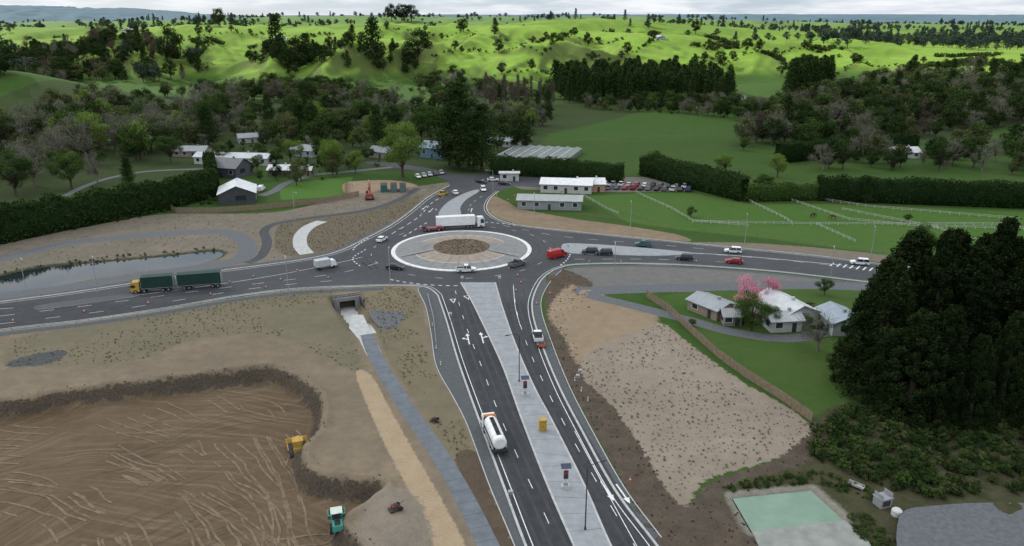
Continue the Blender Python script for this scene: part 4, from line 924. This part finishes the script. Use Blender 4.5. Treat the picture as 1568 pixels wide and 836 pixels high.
for a in [('white_hatchback','car',wh,585,369,(600,360)),('dark_hatchback','car',dk,605,412,(640,414)),('white_pickup','ute',wh,714,416,(740,415),1.1),('grey_pickup','ute',gy,792,407,(815,400),1.1),('red_van','van',rd,853,394,(880,388),1.15),('dark_suv','suv',dk,925,390,(900,390)),('dark_suv','suv',dk,903,388,(880,388)),('teal_pickup','ute',tl,985,377,(960,375)),('dark_suv','suv',dk,1048,398,(1020,396)),('white_suv','suv',wh,1122,387,(1090,385)),('red_car','car',rd,1124,403,(1100,401)),('white_suv','suv',wh,1316,405,(1290,403)),('white_pickup','ute',wh,823,519,(812,480),1.05),
 ('yellow_pickup','ute',(.6,.4,.03),678,299,(700,290)),('white_car','car',wh,697,297,(690,290)),('dark_car','car',dk,737,280,(750,282)),('white_car','car',wh,755,277,(770,277)),('dark_car','car',dk,772,283,(790,284)),('white_suv','suv',wh,740,292,(745,300)),('white_van','van',wh,400,292,(410,285))]: car(*a)
cs=[wh,dk,gy,sv,rd,bl,wh,dk,sv,wh]
for i in range(26):
    r=i%2; px=902+i*6.1; py=283+ (i*.18)+r*5; car('parked_car',random.choice(['car','suv','ute','car']),random.choice(cs),px,py,(px+10,py-9))
for i in range(5): car('parked_car','car',random.choice(cs),640+i*9,272-i*1.5,(650+i*9,280))
m=MB(); m.box(-1.1,.9,-.7,.7,.5,.6,1); m.box(-1.1,.9,-.7,-.64,.6,.85,0); m.box(-1.1,.9,.64,.7,.6,.85,0); m.box(-1.16,-1.1,-.7,.7,.5,.95,0); m.tube([(.9,0,.5),(1.8,0,.5)],.05,1,6); m.wheel(-.2,.75,.32,.2,2,2); m.wheel(-.2,-.75,.32,.2,2,2)
x,y=P(829,531); x2,y2=P(821,498); m.obj('orange_trailer',[ORANGE,DARKM,BLACK],(x,y,.01),math.atan2(y2-y,x2-x))
def cab(m,x0,pm,gm_,bm_,W=1.2,H_=3.0,L=2.1):
    m.prism([(x0,.5),(x0+L,.5),(x0+L+.08,1.4),(x0+L-.12,H_-.4),(x0+L-.45,H_),(x0,H_)],-W,W,pm,[0,.05,.05,.08,.14,.08])
    m.add([(x0+L+.07,-1.02,1.65),(x0+L+.07,1.02,1.65),(x0+L-.1,.98,H_-.55),(x0+L-.1,-.98,H_-.55)],[(0,1,2,3)],gm_)
    for s_ in (-1,1): m.add([(x0+L*.45,s_*(W+.01),1.6),(x0+L*.95,s_*(W-.02),1.6),(x0+L*.9,s_*(W-.05),H_-.7),(x0+L*.45,s_*(W-.03),H_-.7)],[(0,1,2,3)],gm_); m.box(x0+L,x0+L+.12,s_*1.25-.1,s_*1.25+.1,1.8,2.4,bm_)
    m.box(x0+L,x0+L+.15,-W,W,.4,.8,bm_)
def put(m,name,mats,px,py,q,s_=1,bev=.04):
    x,y=P(px,py); x2,y2=P(*q); o=m.obj(name,mats,(x,y,Hs(x,y)+.01),math.atan2(y2-y,x2-x),bevel=bev); o.scale=(s_,)*3; return o
m=MB(); cab(m,8.6,0,1,2)
m.box(8.2,8.6,-1.1,1.1,.6,2.8,2)
for x0,x1 in ((.6,8.2),(-10.8,-.3)):
    m.box(x0,x1,-1.25,1.25,1.2,4.1,3); m.box(x0-.03,x1+.03,-1.28,1.28,4.1,4.16,3); m.box(x0-.03,x1+.03,-1.28,1.28,1.12,1.2,4)
    for xx in np.arange(x0,x1+.1,(x1-x0)/6): m.box(xx-.04,xx+.04,-1.275,1.275,1.2,4.1,4 if abs(xx-x0)<.1 or abs(xx-x1)<.1 else 3)
    m.box(x0+.3,x1-.3,-.5,.5,.7,1.05,2)
m.box(-.4,1,-.1,.1,.8,1,2)
for xx in (9.6,3.2,1.9,7.6,-1.8,-3.0,-8.6,-9.9):
    for s_ in (-1,1): m.wheel(xx,s_*1.05,.5,.35,2,5)
put(m,'green_curtain_truck',[YELLOW,GLASS,BLACK,GREENC,GALV,CHROME],272,443,(180,450))
m=MB(); cab(m,5.2,0,1,2,H_=3.7,L=2.4)
m.box(-8.5,4.4,-1.25,1.25,1.3,4.3,0); m.box(-8.5,4.4,-1.27,1.27,1.2,1.3,3); m.box(-8,6,-.5,.5,.7,1.2,2); m.box(4.4,4.9,-.9,.9,2.4,3.8,3); m.box(-8.53,-8.5,-.02,.02,1.4,4.2,3)
for xx in (6.4,3.2,1.9,-5.2,-6.5,-7.8):
    for s_ in (-1,1): m.wheel(xx,s_*1.05,.5,.35,2,3)
put(m,'white_refrigerated_semi_truck',[WHITE,GLASS,BLACK,CHROME],707,349,(745,347),.98)
m=MB(); m.box(-3.5,3.5,-1.2,1.2,.8,1.1,0); m.box(-3.3,-2,-1.2,1.2,1.1,1.7,1); m.box(1.5,3,-1.2,1.2,1.1,1.5,0)
for xx in (-2.4,-1.2,2):
    for s_ in (-1,1): m.wheel(xx,s_*1.05,.5,.35,2,3)
put(m,'red_flatbed_trailer',[RED,DARKM,BLACK,CHROME],662,353,(680,352))
m=MB(); cab(m,3.0,0,1,2,H_=2.7,L=1.9); m.box(2.9,3.6,-1.0,1.0,2.72,2.95,4); m.box(-4.8,3.2,-.5,.5,.8,1.15,2)
m.tube([(-4.9,0,2.15),(-4.7,0,2.15),(2.3,0,2.15),(2.5,0,2.15)],[.85,1.12,1.12,.85],0,24)
for xx in (-3.6,-2.2,-.8,.6,1.8): m.tube([(xx-.04,0,2.15),(xx+.04,0,2.15)],1.135,3,24)
m.box(-4,1.8,-.35,.35,3.26,3.32,2)
for xx in (-3,-.5,1.3): m.tube([(xx,0,3.2),(xx,0,3.46)],.26,2,12)
for s_ in (-1,1): m.box(-4.5,2.2,min(s_*1.0,s_*1.2),max(s_*1.0,s_*1.2),1.0,1.25,5)
m.box(-5.2,-4.8,-1.2,1.2,.6,1.1,2); m.box(2.55,2.95,-1.0,1.0,.9,2.7,2)
for xx in (4.2,2.6,-2.2,-3.5):
    for s_ in (-1,1): m.wheel(xx,s_*1.0,.5,.35,2,3)
put(m,'water_tanker_truck',[WHITE,GLASS,BLACK,CHROME,mat('orange_cab',(.45,.15,.03),None,1,.4),GALV],756,674,(740,636))
m=MB(); cab(m,1.4,0,1,2,W=1.0,H_=2.3,L=1.6); m.box(-2.8,1.3,-1.1,1.1,.9,2.8,3); m.box(-2.8,1.4,-.4,.4,.6,.9,2)
for xx in (2.2,-1.8):
    for s_ in (-1,1): m.wheel(xx,s_*.9,.4,.28,2,2)
put(m,'white_box_truck',[WHITE,GLASS,BLACK,mat('grey_box',(.45,.47,.48),None,1,.5)],498,411,(540,403))
def track(m,x0,x1,y,w,h,tm):
    r=h/2; pr=[(x0+r,0),(x1-r,0),(x1-.1,r*.5),(x1,r),(x1-.15,h-.15),(x1-r,h),(x0+r,h),(x0+.15,h-.15),(x0,r),(x0+.1,r*.5)]
    m.prism(pr,y-w/2,y+w/2,tm)
    for i in range(9):
        xx=x0+.3+(x1-x0-.6)*i/8; m.box(xx-.05,xx+.05,y-w/2-.03,y+w/2+.03,h-.0,h+.06,tm)
    for i in range(4): xx=x0+r+(x1-x0-h)*i/3; m.tube([(xx,y-w/2-.04,r*.8),(xx,y+w/2+.04,r*.8)],r*.5,tm,10)
m=MB()
for s_ in (-1,1): track(m,-1.9,1.9,s_*1.15,.6,1.0,1)
m.box(-1.7,1.8,-.8,.8,.6,1.6,0,.05,.3,.05); m.box(.2,1.9,-.6,.6,1.6,2.1,0,0,.15,.08); m.box(-1.2,.2,-.75,.75,1.6,2.6,2,.08,.12,.1); m.box(-1.3,.3,-.85,.85,2.6,2.75,0); m.box(-1.3,-1.2,-.7,.7,1.6,2.6,0)
m.tube([(1.0,.3,2.1),(1.0,.3,2.8)],.06,1,8)
m.prism([(2.5,.1),(2.75,.05),(2.6,.6),(2.85,1.25),(2.7,1.25),(2.42,.6)],-1.75,1.75,0)
for s_ in (-1,1): m.box(0,2.5,s_*1.55-.08,s_*1.55+.08,.45,.65,0)
m.box(-2.6,-1.8,-.6,.6,.7,.9,1); m.box(-2.7,-2.5,-.9,.9,.2,1.0,1)
put(m,'bulldozer',[YELLOW,DARKM,GLASS],455,672,(448,640),1.0)
m=MB(); LG=mat('roller_green',(.05,.26,.20),None,1,.45); WS=mat('roller_white',(.55,.57,.50),None,1,.45)
m.tube([(1.9,-1.0,.75),(1.9,1.0,.75)],.75,1,24); m.box(1.0,1.2,-1.2,1.2,.5,1.1,0); 
for s_ in (-1,1): m.box(1.0,2.8,s_*1.12-.08,s_*1.12+.08,.6,.95,0); m.wheel(-1.5,s_*.85,.75,.5,3,4)
m.box(2.7,2.85,-1.2,1.2,.6,.95,0); m.box(-.2,1.0,-.4,.4,.6,1.0,3); m.box(-2.6,-.6,-.75,.75,.9,1.7,0,.15,.05,.08); m.box(-2.3,-1.0,-.4,.4,1.7,1.76,3); m.box(-.9,.5,-.75,.75,1.0,1.5,0); m.box(-.9,.5,-.72,.72,1.5,2.6,2,.05,.15,.08); m.box(-1.0,.6,-.8,.8,2.6,2.72,4)
put(m,'road_roller',[LG,DARKM,GLASS,BLACK,WS],516,795,(513,765),1.0)
m=MB()
for s_ in (-1,1): track(m,-2.1,2.1,s_*1.2,.6,.95,1)
m.box(-.7,.7,-.7,.7,.7,1.05,1); m.box(-2.3,1.3,-1.3,1.3,1.05,2.1,0,.15,.05,.05); m.box(.2,1.5,.3,1.25,2.1,3.0,2,.05,.25,.08); m.box(.2,1.4,.3,1.25,3.0,3.08,0); m.box(-2.3,-1.2,-1.2,1.2,2.1,2.5,0,.1,.1,.1)
m.tube([(1.1,-.3,1.8),(3.0,-.3,5.0),(5.0,-.3,5.6)],[.3,.32,.22],0,6); m.tube([(5.0,-.3,5.7),(6.2,-.3,3.0)],[.25,.16],0,6); m.tube([(1.6,-.3,1.7),(2.9,-.3,4.4)],.1,3,6); m.tube([(3.4,-.3,5.6),(5.2,-.3,6.1)],.09,3,6)
m.prism([(5.8,3.0),(6.5,3.1),(6.8,2.4),(6.3,1.9),(5.6,2.2)],-.8,.2,1)
put(m,'excavator',[mat('excavator_orange',(.30,.06,.03),None,1,.5),DARKM,GLASS,CHROME],566,305,(564,295),1.05)
for i,px in enumerate((588,603,617)):
    m=MB(); m.box(-3,3,-1.2,1.2,.15,2.6,0)
    for xx in np.arange(-2.8,2.9,.4): m.box(xx-.06,xx+.06,-1.24,1.24,.3,2.5,0)
    m.box(-3.05,3.05,-1.25,1.25,2.6,2.7,1); m.box(2.4,2.95,-1.29,-1.24,.2,2.4,1); m.box(-3.04,3.04,-1.26,1.26,.02,.15,1)
    m.obj('shipping_container',[mat('container_paint',(.03,.12,.12) if i==0 else (.1,.16,.15),None,1,.6),DARKM],(*P(px,292),0),.15+1.57)
m=MB(); m.box(-.9,.9,-.6,.6,.1,.3,0); m.box(-.5,.4,-.4,.4,.3,.8,1); m.box(-.1,.3,-.3,.3,.8,.95,0); m.tube([(.3,0,.6),(1.3,0,1.1)],.05,0,6); m.wheel(.6,.6,.35,.15,2,2); m.wheel(.6,-.6,.35,.15,2,2)
RU=mat('rusty_red_mat',(.16,.04,.03),(.07,.04,.035),3,.8)
put(m,'site_generator_trailer',[DARKM,RU,BLACK],606,793,(630,785)); put(m,'site_pump',[DARKM,RU,BLACK],665,645,(690,648),.8)
def tank(px,py,r,h):
    m=MB(); m.tube([(0,0,0),(0,0,h),(0,0,h+.15),(0,0,h+.3)],[r,r,r*.8,r*.3],0,20); m.tube([(0,0,h*.5),(0,0,h*.52)],r+.02,0,20); m.obj('water_tank',[mat('tank_plastic',(.5,.5,.48),(.4,.4,.38),1,.6)],(*P(px,py),Hs(*P(px,py))))
tank(1372,790,.7,.8)
m=MB(); m.box(-.9,.9,-.7,.7,0,1.3,0); m.box(-1,1,-.8,.8,1.3,1.4,1); m.box(-.6,.6,-.73,-.7,.3,1.1,2)
for s_ in (-1,1): m.box(s_*.8-.05,s_*.8+.05,-.7,.7,1.4,2.0,1)
put(m,'pump_shed',[GALV,CONC,DARKM],1350,775,(1370,770),1.1)
m=MB(); m.box(-1.3,1.3,-.5,.5,.3,.4,0); m.box(-1.3,1.3,-.5,-.45,.4,.7,0); m.box(-1.3,1.3,.45,.5,.4,.7,0)
for s_ in (-1,1):
    for t in (-1,1): m.box(s_*1.1-.04,s_*1.1+.04,t*.4-.04,t*.4+.04,0,.3,0)
put(m,'concrete_trough',[KERB],1310,746,(1325,752),.9)
rg=np.random.default_rng(4)
pts=[(math.cos(a)*math.cos(b),math.sin(a)*math.cos(b),math.sin(b)) for b in (-.8,0,.8) for a in np.arange(0,6.2,1.05)]
pts=[tuple(np.array(p)*rg.uniform(.7,1.2)) for p in pts]; F=[]
for b in range(2):
    for k in range(6): F.append((b*6+k,b*6+(k+1)%6,b*6+6+(k+1)%6,b*6+6+k))
rock=npmesh('rock',np.array(pts)*.5,np.array(F),[mat('clod_mat',(.11,.083,.062),(.065,.05,.04),3,.95)])
bp_=resamp(ZP['basin'],.9); bp_=bp_+RNG.normal(size=bp_.shape)*.9
kk=(bp_[:,1]>60)&(np.abs(bp_[:,0])<200); instancer('soil_clods',rock,bp_[kk],RNG.uniform(.1,.35,kk.sum()),child='clod')
ps=sample(ZP['soilR'],500); instancer('soil_clods',rock,ps,RNG.uniform(.1,.4,len(ps)),child='clod')
def horse(px,py,a,c):
    x,y=P(px,py); 
    V=[(0,0,1.35),(.55,0,1.35),(-.6,0,1.38),(.95,0,1.5),(1.3,0,1.1),(1.5,0,.55),(1.75,0,.3),(-.85,0,1.2),(-1.0,0,.6)]
    E=[(0,1),(0,2),(1,3),(3,4),(4,5),(5,6),(2,7),(7,8)]; R=[.33,.32,.30,.2,.15,.13,.08,.06,.05]
    for fx_,b in ((.6,1),(-.6,2)):
        for s_ in (-1,1):
            i=len(V); kx=-.12 if fx_<0 else .03
            V+=[(fx_,s_*.2,1.0),(fx_+kx,s_*.2,.55),(fx_,s_*.2,.05)]; E+=[(b,i),(i,i+1),(i+1,i+2)]; R+=[.16,.08,.07]
    me=bpy.data.meshes.new('horse'); me.from_pydata(V,E,[]); o=bpy.data.objects.new('horse',me); link(o); o.location=(x,y,0); o.rotation_euler[2]=a
    o.modifiers.new('s','SKIN'); o.modifiers.new('u','SUBSURF').levels=1
    for i,r in enumerate(R): me.skin_vertices[0].data[i].radius=(r,r)
    me.skin_vertices[0].data[0].use_root=True; me.materials.append(c)
HB=mat('horse_coat',(.07,.03,.015),None,2,.6)
horse(1244,333,.3,HB); horse(1276,336,2.8,HB)
# ================= SKY, CLOUD, SUN =================
sun_az=math.radians(-55); el=math.radians(36)
sd=Vector((math.sin(sun_az)*math.cos(el),math.cos(sun_az)*math.cos(el),math.sin(el)))
L=bpy.data.lights.new('sun','SUN'); L.energy=5.0; L.angle=math.radians(.6); L.color=(1,.965,.89)
o=bpy.data.objects.new('sun',L); o.rotation_euler=sd.to_track_quat('Z','Y').to_euler(); link(o)
w=bpy.data.worlds.new('World'); sc.world=w; w.use_nodes=True; nt=w.node_tree; bg=nt.nodes['Background']
sky=N(nt,'ShaderNodeTexSky',sky_type='NISHITA'); sky.sun_disc=False; sky.sun_elevation=el; sky.sun_rotation=sun_az; sky.air_density=1; sky.dust_density=.3; sky.altitude=100
tc=N(nt,'ShaderNodeTexCoord'); mp=N(nt,'ShaderNodeMapping'); mp.inputs['Scale'].default_value=(3,3,26); nt.links.new(tc.outputs['Generated'],mp.inputs[0])
f=noise(nt,mp.outputs[0],1.8,4,.6,.40,.54); f2=noise(nt,mp.outputs[0],5,3,.6,.3,.7)
cl=mixc(nt,f2,(10.2,10.4,10.7),(7.2,7.7,8.4))
base=mixc(nt,.6,sky.outputs[0],(4.6,6.4,9.0))
nt.links.new(mixc(nt,mth(nt,'MULTIPLY',f,.92),base,cl),bg.inputs[0]); bg.inputs[1].default_value=.1
CZ=700.; sh=(sd.x/sd.z*CZ,sd.y/sd.z*CZ)
g=np.linspace(-1,1,110); gx,gy=np.meshgrid(g*2600,g*1300)
gx=gx.ravel(); gy=gy.ravel()-350; wy=gy+170*(fbm(gx/300+5,gy/300,4,61)-.5)
dens=sst(0,110,700-wy+0.10*np.maximum(gx-200,0)+.12*np.maximum(-gx-350,0))
dens=np.maximum(dens,sst(.52,.62,fbm(gx/230+3,gy/150+8,4,62))*.85)
V=np.stack([gx+sh[0],gy+sh[1],CZ+60*(fbm(gx/150,gy/150,4,63)-.5)],1)
ii=np.arange(12100).reshape(110,110); Qc=np.stack([ii[:-1,:-1],ii[:-1,1:],ii[1:,1:],ii[1:,:-1]],-1).reshape(-1,4)
m_,nt,b=newmat('cloud_mat'); nt.nodes.remove(b); tr=N(nt,'ShaderNodeBsdfTranslucent'); tr.inputs[0].default_value=(.93,.96,1,1); tp=N(nt,'ShaderNodeBsdfTransparent'); mx=N(nt,'ShaderNodeMixShader')
ad=N(nt,'ShaderNodeAttribute',attribute_name='dens'); nt.links.new(mth(nt,'MULTIPLY',ad.outputs['Fac'],.84),mx.inputs[0]); nt.links.new(tp.outputs[0],mx.inputs[1]); nt.links.new(tr.outputs[0],mx.inputs[2]); nt.links.new(mx.outputs[0],nt.nodes['Material Output'].inputs[0])
me=npmesh('cloud',V,Qc,[m_],smoothf=True); a=me.attributes.new('dens','FLOAT','POINT'); a.data.foreach_set('value',dens.astype(np.float32)); link(bpy.data.objects.new('cloud',me))
# ================= CAMERA =================
cam=bpy.data.cameras.new('camera'); cam.lens=36*FP/1568; cam.sensor_width=36; cam.clip_end=30000; cam.clip_start=.5
o=bpy.data.objects.new('camera',cam); o.location=(0,0,CH); o.rotation_euler=(math.pi/2-TH,0,0); link(o); sc.camera=o
sc.view_settings.view_transform='Standard'; sc.view_settings.look='None'; sc.view_settings.exposure=0
print('verts',len(X))
